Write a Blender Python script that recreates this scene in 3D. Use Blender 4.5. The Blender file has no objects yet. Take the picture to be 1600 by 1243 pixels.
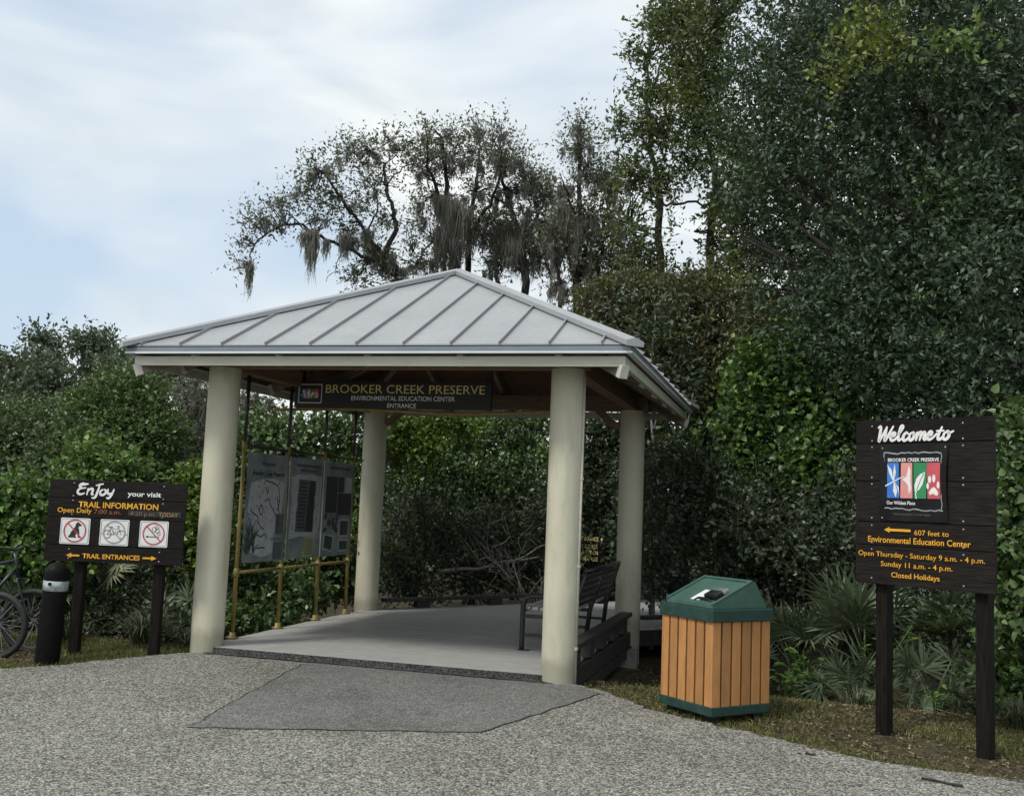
import bpy, bmesh, math, random
import numpy as np
from mathutils import Vector, Matrix
scene = bpy.context.scene
col = scene.collection
R = math.radians

# ------------------------------------------------------------------ camera
CAM = Vector((3.7347, -10.926, 1.4716))
yaw, pitch, roll = -0.2719, 0.1031, 0.04
fw = Vector((math.sin(yaw)*math.cos(pitch), math.cos(yaw)*math.cos(pitch), math.sin(pitch)))
r0 = Vector((math.cos(yaw), -math.sin(yaw), 0)); u0 = r0.cross(fw)
rt = math.cos(roll)*r0 + math.sin(roll)*u0
up = -math.sin(roll)*r0 + math.cos(roll)*u0
cd = bpy.data.cameras.new('camera'); cam = bpy.data.objects.new('camera', cd); col.objects.link(cam)
cd.sensor_width = 36; cd.lens = 36.0; cd.clip_start = 0.1; cd.clip_end = 500
cam.matrix_world = Matrix(((rt.x, up.x, -fw.x, CAM.x), (rt.y, up.y, -fw.y, CAM.y), (rt.z, up.z, -fw.z, CAM.z), (0, 0, 0, 1)))
scene.camera = cam

# ------------------------------------------------------------------ world: blue sky under broken bright cloud
SUN_EL, SUN_AZ = R(52), R(215)          # azimuth clockwise from +Y
w = bpy.data.worlds.new('World'); scene.world = w; w.use_nodes = True
nt = w.node_tree; nt.nodes.clear(); N = nt.nodes.new; L = nt.links.new
out = N('ShaderNodeOutputWorld'); bg = N('ShaderNodeBackground'); bg.inputs[1].default_value = 0.10
sky = N('ShaderNodeTexSky'); sky.sky_type = 'NISHITA'; sky.sun_disc = False
sky.sun_elevation = SUN_EL; sky.sun_rotation = SUN_AZ; sky.air_density = 1.0; sky.dust_density = 2.0
tc = N('ShaderNodeTexCoord'); mp = N('ShaderNodeMapping'); mp.inputs['Scale'].default_value = (1.0, 1.0, 2.6); mp.inputs['Location'].default_value = (0.35, 0.2, 0.47)
mp.inputs['Rotation'].default_value = (R(6), R(-9), 0)
L(tc.outputs['Generated'], mp.inputs['Vector'])
n1 = N('ShaderNodeTexNoise'); n1.inputs['Scale'].default_value = 2.1; n1.inputs['Detail'].default_value = 6; n1.inputs['Roughness'].default_value = 0.45; n1.inputs['Distortion'].default_value = 0.5
L(mp.outputs[0], n1.inputs['Vector'])
cr = N('ShaderNodeValToRGB'); cr.color_ramp.elements[0].position = 0.29; cr.color_ramp.elements[1].position = 0.53
vd = N('ShaderNodeVectorMath'); vd.operation = 'DOT_PRODUCT'; vd.inputs[1].default_value = (-0.63, 0.745, 0.22); L(tc.outputs['Generated'], vd.inputs[0])
mr = N('ShaderNodeMapRange'); mr.inputs['From Min'].default_value = 0.95; mr.inputs['From Max'].default_value = 1.0; mr.inputs['To Min'].default_value = 0.0; mr.inputs['To Max'].default_value = -0.13; L(vd.outputs['Value'], mr.inputs['Value'])
ad = N('ShaderNodeMath'); ad.operation = 'ADD'; L(n1.outputs['Fac'], ad.inputs[0]); L(mr.outputs[0], ad.inputs[1])   # the cloud thins out low on the left
L(ad.outputs[0], cr.inputs[0])
n2 = N('ShaderNodeTexNoise'); n2.inputs['Scale'].default_value = 3.6; n2.inputs['Detail'].default_value = 6; n2.inputs['Roughness'].default_value = 0.5; n2.inputs['Distortion'].default_value = 0.8
L(mp.outputs[0], n2.inputs['Vector'])
cc = N('ShaderNodeValToRGB'); cc.color_ramp.elements[0].position = 0.34; cc.color_ramp.elements[1].position = 0.62
cc.color_ramp.elements[0].color = (4.5, 4.95, 5.25, 1); cc.color_ramp.elements[1].color = (6.0, 6.25, 6.2, 1)
L(n2.outputs['Fac'], cc.inputs[0])
thin = N('ShaderNodeMix'); thin.data_type = 'RGBA'; thin.inputs['Factor'].default_value = 0.75   # thin veil over the open sky
L(sky.outputs[0], thin.inputs['A']); thin.inputs['B'].default_value = (3.95, 4.75, 5.65, 1)
mx = N('ShaderNodeMix'); mx.data_type = 'RGBA'
L(cr.outputs[0], mx.inputs['Factor']); L(thin.outputs['Result'], mx.inputs['A']); L(cc.outputs[0], mx.inputs['B'])
L(mx.outputs['Result'], bg.inputs[0]); L(bg.outputs[0], out.inputs[0])

sl = bpy.data.lights.new('sun', 'SUN'); sl.energy = 1.5; sl.angle = R(12); sl.color = (1, 0.96, 0.9)
so = bpy.data.objects.new('sun', sl); col.objects.link(so)
sd = Vector((math.sin(SUN_AZ)*math.cos(SUN_EL), math.cos(SUN_AZ)*math.cos(SUN_EL), math.sin(SUN_EL)))
so.rotation_euler = sd.to_track_quat('Z', 'Y').to_euler(); so.location = (0, 0, 30)

vs = scene.view_settings
scene.display_settings.display_device = 'sRGB'
vs.view_transform = 'Standard'; vs.look = 'None'; vs.exposure = 0.70; vs.gamma = 1
cy = scene.cycles
cy.use_denoising = True; cy.denoiser = 'OPENIMAGEDENOISE'; cy.denoising_input_passes = 'RGB_ALBEDO_NORMAL'; cy.denoising_prefilter = 'NONE'
cy.max_bounces = 5; cy.diffuse_bounces = 2; cy.glossy_bounces = 2; cy.transmission_bounces = 3; cy.transparent_max_bounces = 6
cy.caustics_reflective = False; cy.caustics_refractive = False; cy.sample_clamp_indirect = 6

# ------------------------------------------------------------------ materials
def newmat(name):
    m = bpy.data.materials.new(name); m.use_nodes = True
    t = m.node_tree; t.nodes.clear()
    o = t.nodes.new('ShaderNodeOutputMaterial'); b = t.nodes.new('ShaderNodeBsdfPrincipled')
    t.links.new(b.outputs[0], o.inputs[0])
    return m, t, b, o
def noise_node(t, scale, detail=4, rough=0.55, stretch=None, coord='Object', dist=0):
    tc = t.nodes.new('ShaderNodeTexCoord'); n = t.nodes.new('ShaderNodeTexNoise')
    n.inputs['Scale'].default_value = scale; n.inputs['Detail'].default_value = detail; n.inputs['Roughness'].default_value = rough; n.inputs['Distortion'].default_value = dist
    if stretch:
        mp = t.nodes.new('ShaderNodeMapping'); mp.inputs['Scale'].default_value = stretch
        t.links.new(tc.outputs[coord], mp.inputs[0]); t.links.new(mp.outputs[0], n.inputs['Vector'])
    else: t.links.new(tc.outputs[coord], n.inputs['Vector'])
    return n
def ramp(t, src, stops):
    r = t.nodes.new('ShaderNodeValToRGB'); e = r.color_ramp.elements
    while len(e) < len(stops): e.new(0.5)
    for k, (p, c) in enumerate(stops): e[k].position = p; e[k].color = (*c, 1)
    t.links.new(src, r.inputs[0]); return r
def mixc(t, fac, a, b, mode='MIX'):
    m = t.nodes.new('ShaderNodeMix'); m.data_type = 'RGBA'; m.blend_type = mode
    for s, v in (('Factor', fac), ('A', a), ('B', b)):
        if isinstance(v, (int, float)): m.inputs[s].default_value = v
        elif isinstance(v, tuple): m.inputs[s].default_value = (*v, 1)
        else: t.links.new(v, m.inputs[s])
    return m.outputs['Result']
def bump(t, b, h, strength, dist):
    bp = t.nodes.new('ShaderNodeBump'); bp.inputs['Strength'].default_value = strength; bp.inputs['Distance'].default_value = dist
    t.links.new(h, bp.inputs['Height']); t.links.new(bp.outputs[0], b.inputs['Normal'])
def surf(name, a, b_, rough=0.6, scale=8, stretch=None, metal=0, bmp=0, spec=0.5, third=None, lo=0.35, hi=0.65, detail=5):
    m, t, b, o = newmat(name)
    n = noise_node(t, scale, detail, 0.6, stretch)
    st = [(lo, a), (hi, b_)]
    if third: st.append((min(0.98, hi+0.14), third))
    r = ramp(t, n.outputs['Fac'], st); t.links.new(r.outputs[0], b.inputs['Base Color'])
    b.inputs['Roughness'].default_value = rough; b.inputs['Metallic'].default_value = metal
    b.inputs['Specular IOR Level'].default_value = spec
    if bmp: bump(t, b, n.outputs['Fac'], bmp, 0.02)
    return m
def leafmat(name, c1, c2, c3, alt=None, rough=0.38, trans=0.22, altscale=0.7, altpos=0.6, spec=0.5, tint=(0.16, 0.20, 0.02)):
    m, t, b, o = newmat(name)
    g = t.nodes.new('ShaderNodeNewGeometry')
    r = ramp(t, g.outputs['Random Per Island'], [(0.0, c1), (0.55, c2), (1.0, c3)])
    c = r.outputs[0]
    if alt:
        n = noise_node(t, altscale, 3, 0.6)
        f = ramp(t, n.outputs['Fac'], [(altpos, (0, 0, 0)), (altpos+0.1, (1, 1, 1))])
        r2 = ramp(t, g.outputs['Random Per Island'], [(0.0, tuple(v*0.65 for v in alt)), (1.0, tuple(min(1, v*1.35) for v in alt))])
        c = mixc(t, f.outputs[0], c, r2.outputs[0])
    t.links.new(c, b.inputs['Base Color']); b.inputs['Roughness'].default_value = rough; b.inputs['Specular IOR Level'].default_value = spec
    tr = t.nodes.new('ShaderNodeBsdfTranslucent'); t.links.new(mixc(t, 0.5, c, tint), tr.inputs[0])
    ms = t.nodes.new('ShaderNodeMixShader'); ms.inputs[0].default_value = trans
    t.links.new(b.outputs[0], ms.inputs[1]); t.links.new(tr.outputs[0], ms.inputs[2]); t.links.new(ms.outputs[0], o.inputs[0])
    return m
def asphalt(name, dark, mid, light, scale, seed):
    m, t, b, o = newmat(name)
    tc = t.nodes.new('ShaderNodeTexCoord'); mp = t.nodes.new('ShaderNodeMapping'); mp.inputs['Location'].default_value = (seed, seed*1.7, 0)
    t.links.new(tc.outputs['Object'], mp.inputs[0])
    v = t.nodes.new('ShaderNodeTexVoronoi'); v.inputs['Scale'].default_value = scale; t.links.new(mp.outputs[0], v.inputs['Vector'])
    sep = t.nodes.new('ShaderNodeSeparateColor'); t.links.new(v.outputs['Color'], sep.inputs[0])
    r = ramp(t, sep.outputs[0], [(0.0, dark), (0.35, mid), (0.8, light), (1.0, tuple(min(1, x*1.45) for x in light))])
    warm = mixc(t, sep.outputs[1], (1.06, 0.99, 0.9), (0.95, 1.0, 1.04))
    c = mixc(t, 1.0, r.outputs[0], warm, 'MULTIPLY')
    e = ramp(t, v.outputs['Distance'], [(0.35, (1, 1, 1)), (0.75, (0.45, 0.45, 0.45))])
    c = mixc(t, 0.85, c, e.outputs[0], 'MULTIPLY')
    n = noise_node(t, 0.8, 6, 0.65)
    big = ramp(t, n.outputs['Fac'], [(0.28, (0.70, 0.69, 0.67)), (0.5, (1.0, 1.0, 0.99)), (0.72, (1.14, 1.14, 1.13))])
    c = mixc(t, 1.0, c, big.outputs[0], 'MULTIPLY')
    n3 = noise_node(t, 14, 4, 0.7)
    c = mixc(t, 1.0, c, ramp(t, n3.outputs['Fac'], [(0.3, (0.82, 0.82, 0.82)), (0.7, (1.14, 1.14, 1.14))]).outputs[0], 'MULTIPLY')
    t.links.new(c, b.inputs['Base Color']); b.inputs['Roughness'].default_value = 0.85; b.inputs['Specular IOR Level'].default_value = 0.25
    bump(t, b, v.outputs['Distance'], 0.55, 0.006)
    return m
M = {}
M['asphalt'] = asphalt('pale_asphalt', (0.055, 0.053, 0.047), (0.175, 0.17, 0.155), (0.36, 0.353, 0.32), 88, 0)
M['patch'] = asphalt('dark_asphalt', (0.075, 0.075, 0.075), (0.155, 0.155, 0.152), (0.26, 0.257, 0.25), 130, 9)
M['seam'] = asphalt('seam_asphalt', (0.025, 0.025, 0.025), (0.055, 0.055, 0.055), (0.12, 0.12, 0.12), 90, 5)
M['soil'] = surf('forest_soil', (0.028, 0.025, 0.016), (0.095, 0.080, 0.047), 0.95, 14, third=(0.16, 0.14, 0.08), detail=9, bmp=0.6, spec=0.1)
def column_mat():
    m, t, b, o = newmat('painted_concrete')
    n = noise_node(t, 3.5, 6, 0.6, (1, 1, 0.6))
    r = ramp(t, n.outputs['Fac'], [(0.3, (0.52, 0.495, 0.375)), (0.7, (0.60, 0.57, 0.44))])
    n2 = noise_node(t, 24, 3, 0.5)
    sp = ramp(t, n2.outputs['Fac'], [(0.745, (0, 0, 0)), (0.78, (0.8, 0.8, 0.8))])
    c = mixc(t, sp.outputs[0], r.outputs[0], (0.22, 0.2, 0.15))
    # scuffed dirty foot of the column
    tc = t.nodes.new('ShaderNodeTexCoord'); sx = t.nodes.new('ShaderNodeSeparateXYZ'); t.links.new(tc.outputs['Object'], sx.inputs[0])
    n3 = noise_node(t, 11, 5, 0.65)
    ad = t.nodes.new('ShaderNodeMath'); ad.operation = 'MULTIPLY_ADD'; t.links.new(n3.outputs['Fac'], ad.inputs[0]); ad.inputs[1].default_value = -0.16; t.links.new(sx.outputs[2], ad.inputs[2])
    dm = ramp(t, ad.outputs[0], [(0.0, (0.45, 0.45, 0.45)), (0.12, (0, 0, 0))])
    c = mixc(t, dm.outputs[0], c, (0.12, 0.115, 0.085))
    n6 = noise_node(t, 6, 5, 0.65, (1, 1, 0.18)); c = mixc(t, ramp(t, n6.outputs['Fac'], [(0.53, (0, 0, 0)), (0.75, (0.5, 0.5, 0.5))]).outputs[0], c, (0.30, 0.29, 0.22))
    t.links.new(c, b.inputs['Base Color']); b.inputs['Roughness'].default_value = 0.6; b.inputs['Specular IOR Level'].default_value = 0.3
    n4 = noise_node(t, 60, 4, 0.6); bump(t, b, n4.outputs['Fac'], 0.12, 0.01)
    return m
M['column'] = column_mat()
M['fascia'] = surf('cream_fascia', (0.45, 0.44, 0.36), (0.53, 0.52, 0.43), 0.55, 5, (0.6, 0.6, 3), third=(0.36, 0.34, 0.26))
def roofmat():
    m, t, b, o = newmat('galvanised_roof')
    n = noise_node(t, 1.6, 6, 0.6); n2 = noise_node(t, 22, 3, 0.6, (1, 1, 1))
    c = ramp(t, n.outputs['Fac'], [(0.3, (0.335, 0.345, 0.355)), (0.7, (0.395, 0.405, 0.415))]).outputs[0]
    c = mixc(t, 1.0, c, ramp(t, n2.outputs['Fac'], [(0.3, (0.93, 0.93, 0.93)), (0.7, (1.05, 1.05, 1.05))]).outputs[0], 'MULTIPLY')
    n5 = noise_node(t, 9, 5, 0.7, (0.35, 0.35, 0.35)); c = mixc(t, ramp(t, n5.outputs['Fac'], [(0.62, (0, 0, 0)), (0.80, (0.25, 0.25, 0.25))]).outputs[0], c, (0.30, 0.31, 0.31))
    t.links.new(c, b.inputs['Base Color']); b.inputs['Metallic'].default_value = 0.35; b.inputs['Roughness'].default_value = 0.42
    bump(t, b, n.outputs['Fac'], 0.06, 0.05)
    return m
M['roof'] = roofmat()
M['trim'] = surf('blue_grey_metal_trim', (0.19, 0.215, 0.24), (0.24, 0.265, 0.29), 0.38, 4, (0.5, 0.5, 4), metal=0.4)
M['trimlip'] = surf('bright_metal_lip', (0.62, 0.68, 0.71), (0.70, 0.75, 0.78), 0.35, 6, metal=0.2)
M['ceil'] = surf('stained_ceiling_wood', (0.08, 0.036, 0.022), (0.16, 0.075, 0.048), 0.6, 5, (1, 14, 8))
M['beam'] = surf('brown_beam_wood', (0.13, 0.075, 0.047), (0.21, 0.125, 0.08), 0.65, 4, (2, 12, 12), bmp=0.2)
M['rafter'] = surf('weathered_rafter_wood', (0.16, 0.13, 0.10), (0.24, 0.20, 0.155), 0.7, 4, (6, 6, 12), bmp=0.2)
M['tail'] = surf('whitewashed_wood_end', (0.55, 0.52, 0.48), (0.66, 0.62, 0.58), 0.7, 12)
M['deck'] = surf('grey_composite_deck', (0.31, 0.305, 0.29), (0.41, 0.405, 0.385), 0.55, 2.2, (2.0, 9, 1), third=(0.46, 0.455, 0.43), bmp=0.1)
M['darktimber'] = surf('black_stained_timber', (0.018, 0.017, 0.016), (0.045, 0.042, 0.038), 0.6, 5, (6, 6, 6), bmp=0.3, third=(0.07, 0.065, 0.058))
M['signwood'] = surf('dark_brown_sign_boards', (0.006, 0.005, 0.0045), (0.020, 0.016, 0.0135), 0.62, 9, (0.7, 6, 12), bmp=0.3, third=(0.060, 0.049, 0.041), detail=8, spec=0.14)
M['postwood'] = surf('dark_brown_post', (0.005, 0.004, 0.0035), (0.016, 0.0125, 0.010), 0.7, 6, (9, 9, 1), bmp=0.5, third=(0.045, 0.034, 0.027), detail=8, spec=0.14)
M['entrsign'] = surf('near_black_sign_board', (0.012, 0.010, 0.010), (0.024, 0.020, 0.019), 0.55, 6, (1, 4, 10))
M['white'] = surf('white_letter_paint', (0.72, 0.72, 0.70), (0.82, 0.82, 0.80), 0.5, 30)
M['orange'] = surf('orange_letter_paint', (0.70, 0.33, 0.02), (0.85, 0.43, 0.03), 0.5, 35, third=(0.55, 0.25, 0.02))
M['orangefade'] = surf('faded_orange_paint', (0.20, 0.06, 0.02), (0.42, 0.13, 0.03), 0.6, 40)
M['tanfade'] = surf('faded_tan_paint', (0.08, 0.065, 0.045), (0.24, 0.19, 0.11), 0.6, 40)
M['tan'] = surf('dull_gold_paint', (0.30, 0.22, 0.09), (0.42, 0.31, 0.13), 0.6, 40)
M['gold'] = surf('yellow_gold_paint', (0.74, 0.62, 0.22), (0.84, 0.72, 0.29), 0.5, 35)
M['steel'] = surf('bolt_steel', (0.40, 0.40, 0.38), (0.62, 0.62, 0.6), 0.4, 50, metal=0.5)
M['signwhite'] = surf('white_sign_plate', (0.70, 0.72, 0.70), (0.78, 0.79, 0.77), 0.4, 9)
M['black'] = surf('black_ink', (0.012, 0.012, 0.013), (0.02, 0.02, 0.02), 0.5, 20)
M['inkgrey'] = surf('faded_black_ink', (0.02, 0.02, 0.022), (0.045, 0.045, 0.048), 0.5, 20)
M['red'] = surf('red_ring_paint', (0.45, 0.03, 0.05), (0.55, 0.05, 0.08), 0.5, 20)
M['pinkgrey'] = surf('faded_red_ring_paint', (0.35, 0.27, 0.28), (0.45, 0.36, 0.37), 0.5, 20)
M['poster'] = surf('black_poster', (0.006, 0.006, 0.007), (0.014, 0.014, 0.015), 0.45, 6, spec=0.2)
M['posteredge'] = surf('grey_torn_edge', (0.22, 0.22, 0.23), (0.36, 0.36, 0.37), 0.5, 20)
M['lblue'] = surf('logo_blue', (0.03, 0.16, 0.55), (0.05, 0.22, 0.66), 0.4, 8)
M['lpink'] = surf('logo_salmon', (0.66, 0.25, 0.23), (0.75, 0.32, 0.29), 0.4, 8)
M['lgreen'] = surf('logo_green', (0.02, 0.20, 0.07), (0.035, 0.26, 0.10), 0.4, 8)
M['lred'] = surf('logo_red', (0.50, 0.07, 0.09), (0.60, 0.10, 0.12), 0.4, 8)
M['pipe'] = surf('yellow_brown_pipe', (0.17, 0.125, 0.03), (0.28, 0.21, 0.06), 0.45, 6, third=(0.12, 0.085, 0.03))
M['pipedark'] = surf('dark_backlit_pipe', (0.02, 0.018, 0.014), (0.05, 0.045, 0.035), 0.45, 8)  # dark tone of the backlit upper pipes, put into the colour
M['panel'] = surf('weathered_map_panel', (0.10, 0.125, 0.14), (0.26, 0.285, 0.28), 0.4, 2.6, third=(0.36, 0.375, 0.35))
M['panelgrey'] = surf('panel_text_block', (0.06, 0.072, 0.08), (0.10, 0.115, 0.125), 0.4, 10)
M['panelwhite'] = surf('panel_photo_border', (0.34, 0.36, 0.36), (0.42, 0.44, 0.44), 0.4, 8)
M['panelgreen'] = surf('panel_plant_art', (0.022, 0.04, 0.036), (0.045, 0.065, 0.058), 0.4, 14)
M['note'] = surf('yellow_paper_notice', (0.30, 0.32, 0.14), (0.38, 0.39, 0.19), 0.6, 10)
M['bench'] = surf('black_powder_coat', (0.012, 0.012, 0.012), (0.022, 0.022, 0.022), 0.38, 12)
M['slat'] = surf('grey_bench_slat', (0.36, 0.36, 0.34), (0.44, 0.44, 0.42), 0.4, 6)
M['bingreen'] = surf('green_bin_plastic', (0.045, 0.10, 0.078), (0.065, 0.135, 0.108), 0.4, 7, third=(0.10, 0.175, 0.145))
M['bindark'] = surf('dark_green_bin_trim', (0.010, 0.036, 0.030), (0.020, 0.060, 0.048), 0.45, 12, third=(0.05, 0.10, 0.085))
M['binslat'] = surf('tan_recycled_plank', (0.40, 0.185, 0.06), (0.49, 0.235, 0.085), 0.5, 7, (3, 3, 0.8), bmp=0.06, third=(0.54, 0.27, 0.10))
def objvary(m, lo, hi):
    t = m.node_tree; b = next(n for n in t.nodes if n.type == 'BSDF_PRINCIPLED'); src = b.inputs['Base Color'].links[0].from_socket
    oi = t.nodes.new('ShaderNodeObjectInfo'); r = ramp(t, oi.outputs['Random'], [(0, (lo, lo, lo)), (1, (hi, hi, hi*0.98))])
    t.links.new(mixc(t, 1.0, src, r.outputs[0], 'MULTIPLY'), b.inputs['Base Color'])
objvary(M['binslat'], 0.78, 1.12); objvary(M['signwood'], 0.75, 1.3)
M['blackplastic'] = surf('black_plastic', (0.008, 0.008, 0.009), (0.02, 0.02, 0.022), 0.32, 9)
M['bollard'] = surf('black_bollard_paint', (0.003, 0.003, 0.003), (0.006, 0.006, 0.006), 0.55, 18, third=(0.012, 0.012, 0.012), spec=0.12)
M['band'] = surf('silver_reflective_band', (0.24, 0.29, 0.29), (0.44, 0.49, 0.48), 0.35, 22, metal=0.3)
M['rubber'] = surf('tyre_rubber', (0.010, 0.010, 0.010), (0.02, 0.02, 0.02), 0.7, 30)
M['chrome'] = surf('spoke_steel', (0.5, 0.5, 0.5), (0.62, 0.62, 0.62), 0.25, 30, metal=0.8)
M['bikeframe'] = surf('dark_bike_enamel', (0.015, 0.017, 0.02), (0.03, 0.033, 0.038), 0.3, 10)
M['concrete'] = surf('stained_concrete', (0.16, 0.16, 0.15), (0.27, 0.27, 0.25), 0.9, 10, bmp=0.3)
M['bark'] = surf('grey_bark', (0.03, 0.027, 0.022), (0.10, 0.09, 0.078), 0.9, 9, (4, 4, 1), bmp=0.6)
M['barkdark'] = surf('dark_bark', (0.014, 0.012, 0.010), (0.045, 0.039, 0.033), 0.9, 9, (4, 4, 1), bmp=0.6)
M['palebark'] = surf('pale_lichen_bark', (0.12, 0.115, 0.105), (0.30, 0.29, 0.27), 0.9, 12, (3, 3, 1), bmp=0.5)
M['twig'] = surf('bare_grey_twig', (0.055, 0.052, 0.045), (0.15, 0.142, 0.125), 0.85, 14)
M['moss'] = leafmat('spanish_moss', (0.180, 0.174, 0.150), (0.264, 0.258, 0.216), (0.384, 0.372, 0.324), rough=0.9, trans=0.5, spec=0.1, tint=(0.45, 0.45, 0.41))
M['oak'] = leafmat('live_oak_leaf', (0.026, 0.047, 0.026), (0.057, 0.093, 0.052), (0.123, 0.176, 0.104), (0.097, 0.156, 0.052), 0.42, 0.14, 0.6, 0.64, 0.35)
M['slim'] = leafmat('loose_tree_leaf', (0.054, 0.075, 0.033), (0.112, 0.147, 0.063), (0.210, 0.247, 0.112), (0.270, 0.285, 0.075), 0.42, 0.34, 0.8, 0.6)
M['mossyleaf'] = leafmat('mossy_tree_leaf', (0.065, 0.078, 0.046), (0.125, 0.143, 0.082), (0.228, 0.242, 0.142), (0.216, 0.281, 0.086), 0.45, 0.36, 0.5, 0.62, tint=(0.17, 0.18, 0.13))
M['olive'] = leafmat('olive_vine_leaf', (0.052, 0.056, 0.024), (0.100, 0.106, 0.045), (0.18, 0.175, 0.08), (0.20, 0.25, 0.04), 0.5, 0.24, 1.1, 0.58)
M['vine'] = leafmat('bright_vine_leaf', (0.039, 0.081, 0.026), (0.092, 0.178, 0.045), (0.197, 0.328, 0.072), (0.316, 0.394, 0.053), 0.42, 0.28, 1.3, 0.64)
M['vineyellow'] = leafmat('yellow_green_vine_leaf', (0.07, 0.12, 0.022), (0.13, 0.21, 0.035), (0.22, 0.33, 0.06), (0.32, 0.34, 0.03), 0.42, 0.28, 1.2, 0.58)
M['under'] = leafmat('shade_dark_understory_leaf', (0.022, 0.038, 0.021), (0.048, 0.075, 0.038), (0.107, 0.139, 0.073), (0.080, 0.147, 0.040), 0.45, 0.15, 1.0, 0.68)  # dark leaf tone; carries the shade of the low thickets in its colour
M['round'] = leafmat('round_bush_leaf', (0.047, 0.083, 0.033), (0.097, 0.147, 0.060), (0.184, 0.233, 0.117), (0.200, 0.333, 0.075), 0.42, 0.2, 0.45, 0.60)
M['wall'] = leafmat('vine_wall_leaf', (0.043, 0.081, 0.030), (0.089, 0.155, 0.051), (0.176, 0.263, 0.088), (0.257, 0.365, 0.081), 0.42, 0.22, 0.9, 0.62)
M['dome'] = leafmat('fresh_bush_leaf', (0.042, 0.078, 0.026), (0.085, 0.14, 0.045), (0.16, 0.23, 0.08), (0.17, 0.26, 0.05), 0.42, 0.25, 0.8, 0.6)
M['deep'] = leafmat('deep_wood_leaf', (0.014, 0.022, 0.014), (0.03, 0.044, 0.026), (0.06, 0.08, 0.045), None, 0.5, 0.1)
M['farleaf'] = leafmat('far_tree_leaf', (0.043, 0.068, 0.048), (0.086, 0.118, 0.080), (0.151, 0.179, 0.114), (0.186, 0.229, 0.072), 0.5, 0.28, 0.3, 0.62)
M['palm'] = leafmat('palmetto_blade', (0.055, 0.085, 0.045), (0.115, 0.155, 0.09), (0.23, 0.27, 0.17), (0.24, 0.28, 0.10), 0.34, 0.15, 1.5, 0.66)
M['palmdry'] = leafmat('pale_palmetto_blade', (0.10, 0.12, 0.05), (0.20, 0.22, 0.11), (0.32, 0.33, 0.20), None, 0.45, 0.2)
M['grass'] = leafmat('grass_blade', (0.08, 0.09, 0.028), (0.14, 0.15, 0.048), (0.25, 0.235, 0.10), (0.28, 0.24, 0.12), 0.6, 0.2, 2.6, 0.56, 0.2)
M['strap'] = leafmat('strap_leaf', (0.05, 0.065, 0.035), (0.085, 0.105, 0.055), (0.14, 0.15, 0.085), None, 0.5, 0.2)
M['litter'] = leafmat('dead_leaf', (0.06, 0.046, 0.024), (0.15, 0.118, 0.062), (0.30, 0.25, 0.15), None, 0.8, 0.05, spec=0.1)
M['sprig'] = leafmat('climber_leaf', (0.080, 0.109, 0.032), (0.160, 0.208, 0.048), (0.304, 0.336, 0.072), None, 0.45, 0.25)
M['newleaf'] = leafmat('broad_fresh_leaf', (0.06, 0.12, 0.03), (0.12, 0.21, 0.05), (0.22, 0.32, 0.09), (0.36, 0.36, 0.06), 0.42, 0.25, 3, 0.62)

# ------------------------------------------------------------------ builders
def thing(name, label, cat, loc=(0, 0, 0), rz=0, group=None):
    o = bpy.data.objects.new(name, None); col.objects.link(o); o.location = loc; o.rotation_euler = (0, 0, rz)
    o.empty_display_size = 0.1
    o['label'] = label; o['category'] = cat
    if group: o['group'] = group
    return o
def link(name, me, mat, parent=None):
    o = bpy.data.objects.new(name, me); col.objects.link(o)
    if mat is not None and not me.materials: me.materials.append(mat)
    if parent is not None: o.parent = parent
    return o
def part(name, bm, mat, parent=None, smooth=False):
    me = bpy.data.meshes.new(name); bm.normal_update(); bm.to_mesh(me); bm.free()
    if smooth:
        for p in me.polygons: p.use_smooth = True
    return link(name, me, mat, parent)
def tag(o, label, cat, group=None):
    o['label'] = label; o['category'] = cat
    if group: o['group'] = group
    return o
def box(bm, c, s, rz=0, mat=None, bev=0):
    m = Matrix.Translation(c) @ (mat if mat is not None else Matrix.Rotation(rz, 4, 'Z')) @ Matrix.Diagonal((*s, 1))
    r = bmesh.ops.create_cube(bm, size=1, matrix=m)
    if bev:
        es = list({e for v in r['verts'] for e in v.link_edges})
        bmesh.ops.bevel(bm, geom=es, offset=bev, segments=2, affect='EDGES', profile=0.6)
def beam(bm, a, b, w_, h, upv=(0, 0, 1), bev=0):
    a = Vector(a); b = Vector(b); d = (b-a); ln = d.length; d.normalize()
    y = Vector(upv).cross(d)
    if y.length < 1e-4: y = Vector((0, 1, 0)).cross(d)
    y.normalize(); z = d.cross(y)
    m = Matrix(((d.x, y.x, z.x, 0), (d.y, y.y, z.y, 0), (d.z, y.z, z.z, 0), (0, 0, 0, 1)))
    box(bm, (a+b)/2, (ln, w_, h), mat=m, bev=bev)
def tube(bm, pts, rad, seg=8, cap=True):
    pts = [Vector(p) for p in pts]; n = len(pts)
    if isinstance(rad, (int, float)): rad = [rad]*n
    rad = [float(v) for v in rad]
    rings = []; prev = None
    for i, p in enumerate(pts):
        d = (pts[min(i+1, n-1)]-pts[max(i-1, 0)])
        if d.length < 1e-9: d = Vector((0, 0, 1))
        d.normalize()
        if prev is None:
            x = d.orthogonal().normalized()
        else:
            x = prev - d*prev.dot(d)
            x = x.normalized() if x.length > 1e-6 else d.orthogonal().normalized()
        prev = x; y = d.cross(x)
        rings.append([bm.verts.new(p + rad[i]*(math.cos(2*math.pi*k/seg)*x + math.sin(2*math.pi*k/seg)*y)) for k in range(seg)])
    for i in range(n-1):
        for k in range(seg):
            bm.faces.new((rings[i][k], rings[i][(k+1) % seg], rings[i+1][(k+1) % seg], rings[i+1][k]))
    if cap:
        bm.faces.new(rings[0][::-1]); bm.faces.new(rings[-1])
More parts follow.
